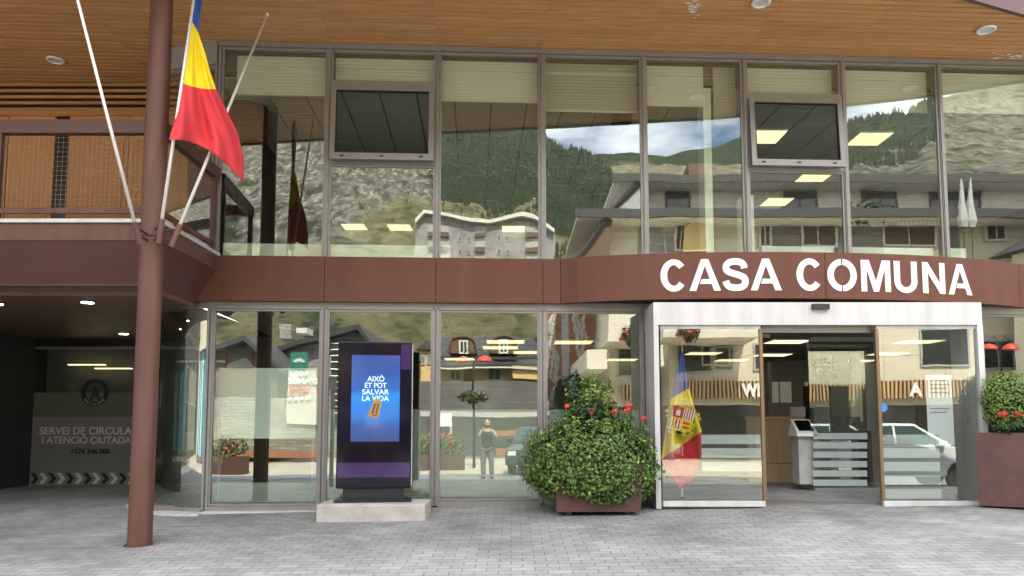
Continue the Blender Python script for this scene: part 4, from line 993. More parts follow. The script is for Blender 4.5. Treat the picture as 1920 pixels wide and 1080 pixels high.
# right hand planter
qx = P(1862, 900, 9.9).x
zq = planter('planter', 'tall dark brown planter at the right edge beside the door', qx - .02, qx + 1.13, 9.70, 10.33, P(1880, 810, 9.9).z - gz(7, 10) - .03, .0, .02, rot=R(-32))
bc = P(1890, 755, 10.05)
o = thing('box_bush', 'dense clipped bright green bush in the right planter', 'shrub', (bc.x, 10.05, zq))
mb = MB(); leaves(mb, 5200, (bc.x + .02, 10.05, bc.z + .02), .36, .33, .44, .018, .55, .12, 31); leaves(mb, 1800, (bc.x + .02, 10.05, bc.z), .33, .3, .4, .022, .3, .05, 32); mb.build('foliage', M['leafy'], o)
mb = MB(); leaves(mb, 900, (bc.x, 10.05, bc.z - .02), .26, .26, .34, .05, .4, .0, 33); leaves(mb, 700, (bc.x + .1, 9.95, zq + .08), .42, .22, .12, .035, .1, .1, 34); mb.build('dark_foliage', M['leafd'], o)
MB().tube([(bc.x, 10.05, zq - .1), (bc.x, 10.05, bc.z)], .03, 8).build('trunk', M['stem'], o)
geranium(1880, 777, 9.80, 'left red geranium in front of the clipped bush', 60, .05, .2, 'red geraniums of the right planter'); geranium(1908, 776, 9.80, 'right red geranium in front of the clipped bush', 70, .055, .2, 'red geraniums of the right planter')

# things behind lower glass
o = thing('frosted_screen', 'pale greenish translucent screen behind the lower left window', 'screen', PA(503, 822, -.5))
p0 = PA(412, 690, -.15); p1 = PA(592, 822, -.15)
MB(FA).box(p0.x, p1.x, -.16, -.15, p1.z, p0.z).build('sheet', M['board'], o)
MB(FA).box(p0.x + .02, p0.x + .05, -.20, -.165, .44, p0.z).build('leg', M['frame'], o); MB(FA).box(p1.x - .05, p1.x - .02, -.20, -.165, .44, p0.z).build('leg', M['frame'], o)
for i in range(1, len(LS) - 1):
    q = MB(FA); yy = 768; q.box(LS[i] + .08, LS[i + 1] - .08, -.02, -.016, base_z(LS[i]) + .09, PA(900, yy).z); q.build('frosted_film', M['film'], TOWN)
q = MB(FA); q.box(LS[0] + .09, LS[1] - .08, -.02, -.016, base_z(LS[0]) + .09, PA(500, 905).z); q.build('frosted_film', M['film'], TOWN)
#INSERT_WORLD
# ================================================================== WHAT STANDS BEHIND THE VIEWER (seen mirrored in the glass)
# laid out in the mirrored frame and put in its real place by mirA / mirD
def vthing(name, label, cat, loc, group=None, mir=mirA):
    return thing(name, label, cat, mir(loc), group)
def VB(x0, x1, y0, y1, Y, dep, mb=None):       # box measured in photo pixels on a mirrored wall at depth Y
    mb = mb or MB(); a, b = P(x0, (y0 + y1) / 2, Y), P(x1, (y0 + y1) / 2, Y); xm = (x0 + x1) / 2
    z0, z1 = P(xm, y1, Y).z, P(xm, y0, Y).z; mb.box(a.x, b.x, Y, Y + dep, z0, z1); return mb
def V(x, y, Y): return P(x, y, Y)
# ---- mountains
M['mount'] = None
def mountmat(name, far=False):
    m, n, b, o = newmat(name); L = n.links.new
    geo = n.nodes.new('ShaderNodeNewGeometry'); at = n.nodes.new('ShaderNodeAttribute'); at.attribute_name = 'cover'
    def noise_(sc, det=8, st=None, ro=.6):
        q = n.nodes.new('ShaderNodeTexNoise'); q.inputs['Scale'].default_value = sc; q.inputs['Detail'].default_value = det; q.inputs['Roughness'].default_value = ro
        st = st or (1, .3, 1)
        if st:
            mp = n.nodes.new('ShaderNodeMapping'); mp.inputs['Scale'].default_value = st; L(geo.outputs['Position'], mp.inputs[0]); L(mp.outputs[0], q.inputs['Vector'])
        else: L(geo.outputs['Position'], q.inputs['Vector'])
        return q
    def ramp(src, stops):
        r = n.nodes.new('ShaderNodeValToRGB'); e = r.color_ramp.elements
        e[0].position, e[0].color = stops[0][0], (*stops[0][1], 1); e[1].position, e[1].color = stops[-1][0], (*stops[-1][1], 1)
        for p, c in stops[1:-1]: k = e.new(p); k.color = (*c, 1)
        L(src, r.inputs[0]); return r
    k = .15 if far else 1
    rock = ramp(noise_(.42 * k, 12, (1.3, .22, .5), .76).outputs['Fac'], [(.36, (.028, .03, .022)), (.46, (.10, .095, .078)), (.54, (.19, .175, .145)), (.64, (.40, .37, .32))])
    grass = ramp(noise_(.2 * k, 12, None, .74).outputs['Fac'], [(.38, (.05, .062, .028)), (.5, (.16, .145, .075)), (.62, (.29, .25, .15))])
    wood = ramp(noise_(.6 * k, 8, None, .7).outputs['Fac'], [(.35, (.012, .02, .012)), (.55, (.032, .048, .024)), (.72, (.08, .09, .045))])
    sepc = n.nodes.new('ShaderNodeSeparateColor'); L(at.outputs['Color'], sepc.inputs[0])
    brk_ = noise_(.10 * k, 12, None, .76)
    def mask(ch, amp=1.6):
        a = n.nodes.new('ShaderNodeMath'); a.operation = 'MULTIPLY_ADD'; L(brk_.outputs['Fac'], a.inputs[0]); a.inputs[1].default_value = amp; 
        s_ = n.nodes.new('ShaderNodeMath'); s_.operation = 'SUBTRACT'; L(sepc.outputs[ch], s_.inputs[0]); s_.inputs[1].default_value = amp / 2 + .5 - .5; L(s_.outputs[0], a.inputs[2])
        r = n.nodes.new('ShaderNodeMapRange'); r.inputs[1].default_value = .45; r.inputs[2].default_value = .55; L(a.outputs[0], r.inputs[0]); return r
    m1 = n.nodes.new('ShaderNodeMix'); m1.data_type = 'RGBA'; L(mask(1).outputs[0], m1.inputs[0]); L(rock.outputs[0], m1.inputs[6]); L(grass.outputs[0], m1.inputs[7])
    m2 = n.nodes.new('ShaderNodeMix'); m2.data_type = 'RGBA'; L(mask(0).outputs[0], m2.inputs[0]); L(m1.outputs[2], m2.inputs[6]); L(wood.outputs[0], m2.inputs[7])
    L(m2.outputs[2], b.inputs['Base Color']); b.inputs['Roughness'].default_value = .95; b.inputs['Specular IOR Level'].default_value = .1
    bn = noise_(.3 * k, 12, (1, .3, .8), .75); bp = n.nodes.new('ShaderNodeBump'); bp.inputs['Strength'].default_value = 1; bp.inputs['Distance'].default_value = 1.6 / k
    L(bn.outputs['Fac'], bp.inputs['Height']); L(bp.outputs[0], b.inputs['Normal']); return m
M['mount'] = mountmat('mountain_slope'); M['mountfar'] = mountmat('far_mountain_slope', True)
def terrain(name, label, u0, u1, nu, nd, Y0, Y1, foot, ridge, cover, amp, mat, pw=1.0):
    vs = []; cv = []
    for j in range(nd + 1):
        t = j / nd; Y = Y0 * (Y1 / Y0) ** t
        for i in range(nu + 1):
            u = lerp(u0, u1, i / nu); yy = lerp(foot(u), ridge(u), t ** pw) if t <= 1 else ridge(u)
            p = P(u, yy, Y); q = Vector((p.x, p.y, 0))
            a = amp * Y * min(1, t * 4 + .1) * (1 if t < .97 else .5)
            h = noise.hetero_terrain(q * (7.0 / Y0) * .18, .8, 2.1, 7, .6) * .5 + .9 * (noise.ridged_multi_fractal(q * (1.0 / Y0) * .9, .9, 2.2, 6, 1, 2) * .4 - .5)
            h += .35 * noise.fractal(Vector((u * .03, t * 6, 2)), 1, 2, 5)
            p.z += a * h; vs.append(mirA(p)); cv.append(cover(u, yy, t))
    W = nu + 1
    # closing the back side down to the ground
    for i in range(nu + 1):
        p = vs[nd * W + i]; n_ = (Vector((p.x, p.y, 0))).normalized(); vs.append(Vector((p.x + n_.x * Y1 * .4, p.y + n_.y * Y1 * .4, -5))); cv.append(cv[nd * W + i])
    fs = [(j * W + i, (j + 1) * W + i, (j + 1) * W + i + 1, j * W + i + 1) for j in range(nd + 1) for i in range(nu)]
    me = bpy.data.meshes.new(name); me.from_pydata([tuple(v) for v in vs], [], fs); me.materials.append(mat)
    at = me.color_attributes.new('cover', 'FLOAT_COLOR', 'POINT')
    for k, c in enumerate(cv): at.data[k].color = (*c, 1)
    for p in me.polygons: p.use_smooth = True
    o = bpy.data.objects.new(name, me); COL.objects.link(o); WL[o.name] = Vector((0, 0, 0)); tag(o, label, None, None, 'structure'); return o
RID = [(-900, 60), (-300, 90), (300, 130), (600, 160), (820, 190), (960, 222), (1015, 262), (1050, 285), (1100, 302), (1140, 330), (1180, 372), (1215, 420), (1330, 460), (1420, 420), (1500, 330), (1560, 268), (1600, 238), (1650, 232), (1700, 226), (1745, 196), (1850, 165), (2100, 120), (2600, 80)]
def ss(a, b, x): t = cl((x - a) / (b - a), 0, 1); return t * t * (3 - 2 * t)
def cover(u, y, t):
    forest = ss(780, 850, u) * (1 - ss(1190, 1260, u)) * (ss(410, 380, y) if True else 0)
    forest = max(forest, ss(1000, 1040, u) * ss(1200, 1160, u) * ss(360, 385, y) * ss(470, 440, y))
    forest = max(forest, .62 * ss(1480, 1560, u) * ss(1760, 1700, u) * ss(300, 250, y))
    forest = max(forest, .36 if u < 1500 else .44)
    forest = max(forest, .46 * ss(700, 600, u) * ss(380, 420, y) * ss(520, 460, y))
    if 900 < u < 1130 and 320 < y < 350: forest *= .45
    grass = .35 + .45 * ss(360, 440, y) * ss(600, 760, u) + .35 * ss(500, 560, y)
    if u < 640: grass = .30 + .55 * ss(430, 560, y)
    if u > 1500: grass = .45
    return (forest, cl(grass, 0, 1), 0)
terrain('mountain', 'rocky mountainside with grass and forest rising behind the street', -2600, 3600, 620, 130, 62, 520, lambda u: 690, lambda u: interp(RID, u), cover, .020, M['mount'], .9)
FR = [(900, 330), (1040, 312), (1090, 298), (1130, 295), (1185, 292), (1250, 298), (1290, 287), (1340, 276), (1390, 258), (1460, 240), (1560, 250), (1700, 300)]
terrain('far_mountain', 'distant bluish mountain ridge closing the valley', 900, 1700, 160, 40, 1500, 4200, lambda u: 470, lambda u: interp(FR, u), lambda u, y, t: (.75 * ss(330, 305, y), .5, 0), .006, M['mountfar'])
# conifers standing out on the near ridges
mb = MB(); rr = random.Random(5)
for k in range(4200):
    u = rr.choice([rr.uniform(985, 1200), rr.uniform(1560, 1760), rr.uniform(830, 1010)]); t = rr.uniform(.80, 1.0) if u > 1500 or rr.random() < .45 else rr.uniform(.35, 1.0)
    if u < 1015 and t < .5: continue
    Y = 62 * (520 / 62) ** t; p = P(u, lerp(690, interp(RID, u), t ** .9), Y); h = rr.uniform(.5, 1.1) * .0175 * Y; r = h * .26
    q = Vector((p.x, p.y, 0)); a = .020 * Y * (1 if t < .97 else .5)
    hh = noise.hetero_terrain(q * (7.0 / 62) * .18, .8, 2.1, 7, .6) * .5 + .9 * (noise.ridged_multi_fractal(q * (1.0 / 62) * .9, .9, 2.2, 6, 1, 2) * .4 - .5) + .35 * noise.fractal(Vector((u * .03, t * 6, 2)), 1, 2, 5)
    p.z += a * hh - .6
    for s_ in range(2):
        zz = p.z + h * .38 * s_; rq = r * (1 - .4 * s_); n_ = 5; a0 = rr.random()
        vs = [(p.x + rq * math.cos(a0 + i * 6.283 / n_) * rr.uniform(.8, 1.2), p.y + rq * math.sin(a0 + i * 6.283 / n_), zz) for i in range(n_)] + [(p.x, p.y, zz + h * .62)]
        mb.add(vs, [(i, (i + 1) % n_, n_) for i in range(n_)])
M['conifer'] = pmat('conifer_needles', (.028, .040, .022), .9, var=.3, island=.4)
tag(mb.build('forest', M['conifer'], None, mirA), 'dark conifers scattered over the wooded ridges', None, None, 'stuff')

# ---- B4 : long cream and stone building on the right
Y4 = 34.0
b4 = vthing('cream_building', 'long cream and stone building across the street, mirrored in the right windows', 'building', (15, Y4 + 5, 0))
def part(name, mat, x0, x1, y0, y1, Y, dep, parent, mir=mirA, sub=None):
    o = VB(x0, x1, y0, y1, Y, dep).build(name, M[mat], parent, mir, recalc=True); return o
X0, X1 = V(1142, 450, Y4).x, 36.0
zfirst = V(1300, 762, Y4).z; ze = V(1250, 408, Y4 - 1.6).z; zc2 = V(1250, 352, Y4).z
MB().box(X0, X1, Y4, Y4 + 9, zfirst, ze).build('wall', M['cream'], b4, mirA, recalc=True)
MB().box(X0 + 1.5, X1, Y4 + 1.2, Y4 + 9, 0, zfirst).build('shop_wall', M['wall_dk'], b4, mirA, recalc=True)
for a, b, y0, y1 in ((1198, 1245, 420, 486), (1250, 1322, 432, 486), (1425, 1502, 420, 486), (1562, 1654, 420, 490), (1762, 1800, 420, 490)): part('stone_cladding', 'stonegrey' if a < 1400 else 'stonewall', a, b, y0, y1, Y4 - .06, .05, b4)
MB().box(X0 - 1.6, X1, Y4 - 1.5, Y4 + 9, ze, ze + .12).build('lower_eave', M['eave_w'], b4, mirA, recalc=True)
MB().box(X0 - 1.7, X1, Y4 - 1.65, Y4 - 1.5, ze + .02, ze + .42).build('gutter', M['eave_d'], b4, mirA, recalc=True)
# sloping lower roof strip and attic wall
MB().hexa([(X0 - 1.6, Y4 - 1.5, ze + .121), (X1, Y4 - 1.5, ze + .121), (X1, Y4 + 2.0, ze + .121), (X0 + .4, Y4 + 2.0, ze + .121), (X0 - 1.6, Y4 - 1.5, ze + .3), (X1, Y4 - 1.5, ze + .3), (X1, Y4 + 2.0, ze + .5), (X0 + .4, Y4 + 2.0, ze + .5)]).build('lower_roof', M['slate'], b4, mirA, recalc=True)
Ya = Y4 + 2.1; xa_ = V(1168, 370, Ya).x; za = V(1250, 344, Ya - 1.2).z
MB().box(xa_ + 1, X1, Ya, Ya + 6, ze + .3, za).build('attic_wall', M['creamup'], b4, mirA, recalc=True)
MB().box(xa_ - .6, X1, Ya - 1.3, Ya + 6, za, za + .14).build('upper_eave', M['eave_w'], b4, mirA, recalc=True)
MB().box(xa_ - .7, X1, Ya - 1.4, Ya - 1.3, za + .0, za + .4).build('gutter', M['eave_d'], b4, mirA, recalc=True)
MB().hexa([(xa_ - .6, Ya - 1.3, za + .141), (X1, Ya - 1.3, za + .141), (X1, Ya + 7, za + .141), (xa_ - .6, Ya + 7, za + .141), (xa_ - .6, Ya - 1.3, za + .3), (X1, Ya - 1.3, za + .3), (X1, Ya + 3, za + 1.5), (xa_ + 1.5, Ya + 3, za + 1.5)]).build('roof', M['slate'], b4, mirA, recalc=True)
# sloping verge at the left end
def beam(p, q, r, nm, mat, par): 
    mb = MB(); mb.tube([p, q], r, 4); mb.build(nm, M[mat], par, mirA, recalc=True)
beam(V(1144, 403, Y4 - 1.4), V(1082, 486, Y4 - 1.4), .14, 'verge', 'eave_d', b4); beam(V(1205, 336, Ya - 1.2), V(1140, 402, Ya - 1.2), .14, 'verge', 'eave_d', b4)
MB().prism([V(1144, 405, Y4 - 1.3), V(1088, 482, Y4 - 1.3), V(1142, 486, Y4 - 1.3), V(1150, 408, Y4 - 1.3)], (0, 6, 0)).build('gable_roof', M['brownwall'], b4, mirA, recalc=True)
MB().prism([V(1205, 340, Ya - 1.1), V(1148, 400, Ya - 1.1), V(1200, 404, Ya - 1.1), V(1212, 342, Ya - 1.1)], (0, 6, 0)).build('gable_roof', M['greywall'], b4, mirA, recalc=True)
part('chimney', 'brownwall', 1290, 1335, 306, 336, Ya + 2, 1.2, b4)
def win(parent, x0, x1, y0, y1, Y, mir=mirA, glass='window_dk', fr='greywall', t=.08):
    a = V(x0, (y0 + y1) / 2, Y).x; b = V(x1, (y0 + y1) / 2, Y).x; z0 = V((x0 + x1) / 2, y1, Y).z; z1 = V((x0 + x1) / 2, y0, Y).z
    mb = MB(); mb.box(a - t, a, Y - .07, Y - .004, z0, z1); mb.box(b, b + t, Y - .07, Y - .004, z0, z1); mb.box(a - t, b + t, Y - .07, Y - .004, z1, z1 + t); mb.box(a - t, b + t, Y - .10, Y - .004, z0 - t, z0); mb.box((a + b) / 2 - .03, (a + b) / 2 + .03, Y - .05, Y - .03, z0, z1)
    f = mb.build('window', M[fr], parent, mir, recalc=True)
    MB().box(a, b, Y - .03, Y - .006, z0, z1).build('pane', M[glass], f, mir, recalc=True)
for x0, x1 in ((1248, 1290), (1470, 1528), (1617, 1678), (1745, 1835)): win(b4, x0, x1, 350, 392, Ya, fr='shutter')
for x0, x1, y0, y1 in ((1268, 1283, 425, 466), (1426, 1442, 415, 462), (1505, 1564, 420, 461), (1656, 1750, 420, 460), (1850, 1880, 405, 450)): win(b4, x0, x1, y0, y1, Y4 - .06, glass='shutter', fr='eave_w', t=.1)
part('yellow_screen', 'yellowwall', 1281, 1330, 402, 470, Y4 - .5, .06, b4)
mb = MB(); 
for k in range(9): VB(1681 + k * 8.2, 1686.5 + k * 8.2, 396, 421, Y4 - 1.2, .05, mb)
mb.build('awning', M['creamup'], b4, mirA, recalc=True)
o = vthing('hanging_plants', 'trailing plants in a basket under the eave of the cream building', 'plant', V(1630, 410, Y4 - 1))
mb = MB(); leaves(mb, 420, V(1628, 400, Y4 - 1), 1.3, .3, .5, .14, .2, .3, 41); mb.build('foliage', M['leafd'], o, mirA)
MB().lathe(V(1638, 418, Y4 - 1), [(.1, -.2), (.45, .1), (.5, .35), (.1, .35)], 12).build('basket', M['coping'], o, mirA)
for i, x in enumerate((1806, 1822)):
    o = vthing('closed_parasol', 'closed cream parasol on the terrace of the cream building, ' + ('left' if i == 0 else 'right'), 'parasol', V(x, 470, Y4 - 1.6), 'closed terrace parasols')
    q = V(x, 428, Y4 - 1.6); MB().lathe(q, [(.18, 0), (.26, .3), (.14, 1.2), (.03, 2.2), (0, 2.3)], 8).build('canopy', M['greywall'], o, mirA)
    MB().tube([q - Vector((0, 0, 1.4)), q], .03, 6).build('pole', M['stem'], o, mirA)
# left end bay with balcony (seen low, x 1115-1200)
zbay0 = V(1160, 642, Y4 - 3).z; bx0, bx1 = V(1140, 600, Y4 - 3).x, V(1187, 600, Y4 - 3).x
MB().box(bx0, X0 + 3.2, Y4 - 3, Y4 - .08, zbay0, ze - 3.2).build('bay', M['creamup'], b4, mirA, recalc=True)
MB().box(bx0 - .9, bx0 - .01, Y4 - 2.9, Y4 + 8, zbay0 - 1.1, zbay0 - .3).build('side_balcony', M['creamup'], b4, mirA, recalc=True)
MB().box(bx0 - .1, X1, Y4 - 2.9, Y4 - .08, zbay0 - .2, zbay0 - .02).build('canopy', M['greywall'], b4, mirA, recalc=True) if False else None
o = vthing('balcony_flowers', 'red flowers and leaves spilling from the corner bay of the cream building', 'plant', V(1184, 628, Y4 - 3.1))
mb = MB(); leaves(mb, 260, V(1184, 630, Y4 - 3.2), .42, .3, .5, .1, .2, .3, 44); mb.build('foliage', M['leafd'], o, mirA); mb = MB(); leaves(mb, 50, V(1180, 630, Y4 - 3.4), .45, .25, .4, .07, .5, .2, 45); mb.build('petals', M['petal'], o, mirA)
# windows above the shops, as seen in the right hand lower panes and door panels
for x0, x1, y0, y1 in ((1836, 1900, 640, 690), (1940, 2010, 640, 690), (1205, 1250, 640, 690)): win(b4, x0, x1, y0, y1, Y4)
def vwinD(x0, x1, y0, y1):        # measured in the sliding door panels, carried over to the same wall
    pass
# long white wall with colonnade windows, running away on the left of the bay
b6 = vthing('white_annex', 'pale arcade wing with tall windows beside the mural', 'building', (bx0 - 1, Y4 + 14, 0))
qx_ = V(1118, 700, Y4 + 6).x
MB().hexa([(qx_, Y4 + 6, 0), (X0 + .2, Y4 + .5, 0), (X0 + .2, Y4 + 8.9, 0), (qx_, Y4 + 16, 0), (qx_, Y4 + 6, 6.2), (X0 + .2, Y4 + .5, 6.2), (X0 + .2, Y4 + 8.9, 6.2), (qx_, Y4 + 16, 6.2)]).build('wall', M['greywall'], b6, mirA, recalc=True)
for k in range(4):
    t = .12 + k * .22; ax_, ay_ = lerp(qx_, X0 + .2, t), lerp(Y4 + 6, Y4 + .5, t); bx_, by_ = lerp(qx_, X0 + .2, t + .13), lerp(Y4 + 6, Y4 + .5, t + .13)
    MB().prism([(ax_, ay_ - .04, 2.4), (bx_, by_ - .04, 2.4), (bx_, by_ - .04, 4.8), (ax_, ay_ - .04, 4.8)], (0, .03, 0)).build('window', M['window_dk'], b6, mirA, recalc=True)
# mural building
b7 = vthing('mural_building', 'building with orange and grey incised mural panels', 'building', (V(1070, 700, 40).x, 44, 0))
ym = 40.0
part('wall', 'greywall', 1022, 1118, 520, 835, ym, 8, b7)
for x0, x1 in ((1026, 1052), (1066, 1113)): part('mural_ground', 'orange_st', x0, x1, 560, 745, ym - .03, .028, b7)
mb = MB(); rr = random.Random(9)
for cx_, w_ in ((1040, 10), (1090, 15)):
    for k in range(22):
        y0 = 575 + k * 7.5; a = rr.uniform(-w_, w_ * .4); pts = [V(cx_ + a + 3 * math.sin(j * .9 + k) + j * rr.uniform(0, 1.2), y0 + j * 5, ym - .06) for j in range(7)]
        mb.tube(pts, [.03, .09, .12, .10, .12, .07, .03], 4)
mb.build('mural_figures', M['mural_g'], b7, mirA)
# ---- far apartment block (B5)
Y5 = 92.0
b5 = vthing('apartment_block', 'distant grey stone apartment block with white winged roof edge', 'building', (V(905, 480, Y5).x, Y5, 12))
def Q(x, y, d=0): return V(x, y, Y5 + d)
top = [(778, 420), (796, 400), (826, 402), (885, 416), (915, 418), (980, 405), (1004, 410), (1038, 436)]
mb = MB(); base = V(900, 600, Y5).z
for (a, ya), (b, yb) in zip(top, top[1:]):
    d0, d1 = 6 - abs(a - 905) * -.05, 6 - abs(b - 905) * -.05
    p, q = Q(a, ya, 0), Q(b, yb, 0); mb.hexa([(p.x, Y5, base), (q.x, Y5, base), (q.x, Y5 + 14, base), (p.x, Y5 + 14, base), tuple(p), tuple(q), (q.x, Y5 + 14, q.z), (p.x, Y5 + 14, p.z)])
mb.build('wall', M['stonegrey'], b5, mirA, recalc=True)
mb = MB()
for (a, ya), (b, yb) in zip(top, top[1:]):
    p, q = Q(a, ya, -1.0), Q(b, yb, -1.0); mb.hexa([(p.x, Y5 - 1, p.z), (q.x, Y5 - 1, q.z), (q.x, Y5 + 15, q.z), (p.x, Y5 + 15, p.z), (p.x, Y5 - 1, p.z + .5), (q.x, Y5 - 1, q.z + .5), (q.x, Y5 + 15, q.z + .5), (p.x, Y5 + 15, p.z + .5)])
mb.build('roof_edge', M['eave_w'], b5, mirA, recalc=True)
for x0, x1 in ((802, 842), (890, 908), (986, 1010)):
    part('balcony_bay', 'greywall', x0, x1, 424, 560, Y5 - .06, .05, b5)
    for y in (436, 462, 490): part('balcony', 'brownwall' if y < 470 else 'shutter', x0, x1, y, y + 8, Y5 - .5, .4, b5)
for x in (861, 877, 934, 950):
    for y in (422, 444, 468, 494): 
        win(b5, x, x + 4.5, y, y + 8, Y5, fr='greywall')
# ---- slate roofed house with dormers (B2)
Y2 = 40.0
b2 = vthing('dormer_house', 'yellow house with slate mansard roof and two arched brown dormers', 'building', (V(915, 700, Y2).x, Y2 + 4, 0))
part('wall', 'yellowwall', 822, 1016, 685, 860, Y2, 8, b2)
MB().add([V(820, 690, Y2 - 1), V(1018, 690, Y2 - 1), V(1010, 632, Y2 + 3), V(828, 632, Y2 + 3), V(820, 690, Y2 - 1) + Vector((0, 10, 0)), V(1018, 690, Y2 - 1) + Vector((0, 10, 0)), V(1010, 632, Y2 + 3) + Vector((0, 4, 0)), V(828, 632, Y2 + 3) + Vector((0, 4, 0))], [(0, 1, 2, 3), (5, 4, 7, 6), (1, 5, 6, 2), (4, 0, 3, 7), (3, 2, 6, 7), (1, 0, 4, 5)]).build('roof', M['slate'], b2, mirA, recalc=True)
part('gutter', 'eave_d', 820, 1018, 668, 673, Y2 - 1.1, .12, b2); part('eave', 'eave_w', 820, 1018, 688, 691, Y2 - 1.15, .12, b2)
for cx_ in (868, 944):
    arch = [V(cx_ - 26, 662, Y2 - .6)] + [V(cx_ + 24 * math.cos(t), 650 - 20 * math.sin(t) ** .7, Y2 - .6) for t in [math.pi * (1 - k / 8) for k in range(0, 9)]] + [V(cx_ + 26, 662, Y2 - .6)]
    d_ = MB().prism(arch, (0, 4, 0)).build('dormer', M['brownwall'], b2, mirA, recalc=True)
    MB().tube([p + Vector((0, -.06, 0)) for p in arch], .07, 5).build('arch_trim', M['shutter'], d_, mirA)
    win(b2, cx_ - 6, cx_ + 6, 640, 660, Y2 - .62, fr='eave_w')
for x0, x1, g in ((845, 862, 'window_dk'), (873, 888, 'shutter'), (918, 938, 'window_dk')): win(b2, x0, x1, 693, 712, Y2 - .02, fr='eave_w' if g == 'window_dk' else 'shutter', glass=g)
MB().box(V(960, 700, Y2).x, V(1008, 700, Y2).x, Y2 - .9, Y2 - .01, V(980, 712, Y2).z, V(980, 688, Y2).z).build('balcony', M['yellowwall'], b2, mirA, recalc=True)
# dark stone retaining wall in front
o = VB(600, 1022, 715, 772, Y2 - 3, 2.4).build('retaining_wall', M['darkstone'], None, mirA, recalc=True); tag(o, 'long dark stone terrace wall below the yellow house', 'wall')
o = VB(640, 1030, 772, 782, Y2 - 3.4, 3, VB(660, 1030, 782, 870, Y2 - 1.5, 1)).build('shop_arcade', M['greywall'], None, mirA, recalc=True); tag(o, 'grey arcade under the dark stone terrace wall', 'arcade')
o = VB(905, 1016, 808, 818, Y2 - 3.3, .3, VB(930, 1010, 840, 856, Y2 - 3.2, .6)).build('shopfront', M['orange_st'], None, mirA, recalc=True); tag(o, 'rusty red shop front band below the terrace', 'shop front')
# pale yellow house at x 790-815
o = vthing('yellow_house', 'narrow pale yellow house between hotel and dormer house', 'building', V(800, 700, 48)); part('wall', 'yellowwall', 783, 818, 652, 830, 48, 6, o)
for x in (790, 803): win(o, x, x + 5, 668, 680, 48)
MB().prism([V(778, 654, 47.6), V(800, 636, 47.6), V(822, 654, 47.6)], (0, 7, 0)).build('roof', M['slate'], o, mirA, recalc=True)
# ---- hotel (B1)
Y1_ = 36.0
b1_ = vthing('hotel_building', 'stone clad hotel with dark slate roof and green sign, mirrored in the lower left windows', 'building', (V(540, 700, Y1_).x, Y1_ + 4, 0))
MB().prism([V(520, 870, Y1_), V(700, 870, Y1_), V(700, 655, Y1_), V(672, 612, Y1_), V(520, 650, Y1_)], (0, 9, 0)).build('wall', M['stonegrey'], b1_, mirA, recalc=True)
MB().prism([V(516, 650, Y1_ - .8), V(672, 606, Y1_ - .8), V(706, 655, Y1_ - .8), V(702, 660, Y1_ - .8), V(670, 616, Y1_ - .8), V(516, 660, Y1_ - .8)], (0, 10, 0)).build('roof', M['eave_d'], b1_, mirA, recalc=True)
part('chimney', 'stonegrey', 522, 546, 606, 635, Y1_ + 3, 1.2, b1_); part('chimney', 'eave_w', 556, 578, 612, 622, Y1_ + 3, 1.2, b1_)
part('glass_tower', 'window_dk', 622, 660, 640, 790, Y1_ - .4, .3, b1_)
mb = MB()
for k in range(12): VB(622, 660, 642 + k * 12, 644 + k * 12, Y1_ - .46, .05, mb)
mb.build('tower_slats', M['sill'], b1_, mirA, recalc=True)
# left gable wing, brown
wg = vthing('gabled_house', 'brown gabled house with dark slate roof left of the hotel', 'building', (V(455, 700, 32).x, 35, 0)); Yw = 32.0
MB().prism([V(380, 868, Yw), V(520, 868, Yw), V(520, 690, Yw), V(455, 636, Yw), V(398, 655, Yw), V(380, 690, Yw)], (0, 4, 0)).build('wall', M['brownwall'], wg, mirA, recalc=True)
MB().prism([V(376, 668, Yw - .7), V(402, 648, Yw - .7), V(456, 628, Yw - .7), V(535, 694, Yw - .7), V(530, 700, Yw - .7), V(456, 638, Yw - .7), V(402, 656, Yw - .7), V(378, 674, Yw - .7)], (0, 5, 0)).build('roof', M['slate'], wg, mirA, recalc=True)
part('stone_infill', 'darkstone', 428, 472, 650, 690, Yw - .06, .05, wg)
part('lower_wall', 'stonewall', 382, 600, 745, 850, Yw - .5, .3, wg)
part('red_band', 'orange_st', 405, 640, 846, 858, Yw - .7, .25, wg)
# hotel sign
hs_ = vthing('hotel_sign', 'green emblem above white HOTEL lettering with four stars on the stone wall', 'sign', V(565, 700, Y1_ - .3)); Ys = 31.2
part('emblem_plate', 'signgreen', 545, 577, 661, 691, Ys, .1, hs_)
mb = MB(); c_ = V(561, 680, Ys - .02); k_ = Ys / F
for j in range(-3, 4):
    a = R(90 + j * 24); mb.prism([(c_.x + r * math.cos(t) * k_, Ys - .02, c_.z + r * math.sin(t) * k_ * .75) for r, t in ((2, a), (9, a - .17), (13, a), (9, a + .17))], (0, .015, 0))
mb.build('emblem', M['signwhite'], hs_, mirA, recalc=True)
def vtxt(body, x0, x1, y0, y1, Y, mat, parent, mir=mirA, bold=.03, flip=True):
    mb = MB(); add_text(mb, body, wallfn(V(x0, y1, Y).x, V(x1, y1, Y).x, V(x0, y1, Y).z, V(x0, y0, Y).z, Y, .03), bold, 0, flip); return mb.build('lettering', M[mat], parent, mir)
vtxt('ROC', 554, 577, 695, 705, Ys, 'signwhite', hs_); vtxt("D'ANGE", 540, 596, 708, 720, Ys, 'signwhite', hs_); vtxt('HOTEL', 540, 579, 724, 739, Ys, 'signred', hs_)
mb = MB()
for k in range(4):
    cc = V(545 + k * 11, 748, Ys - .02); mb.prism([(cc.x + (4.6 if j % 2 == 0 else 1.9) * k_ * math.sin(j * math.pi / 5), Ys - .02, cc.z + (4.6 if j % 2 == 0 else 1.9) * k_ * math.cos(j * math.pi / 5)) for j in range(10)], (0, .02, 0))
mb.build('stars', M['signwhite'], hs_, mirA, recalc=True)
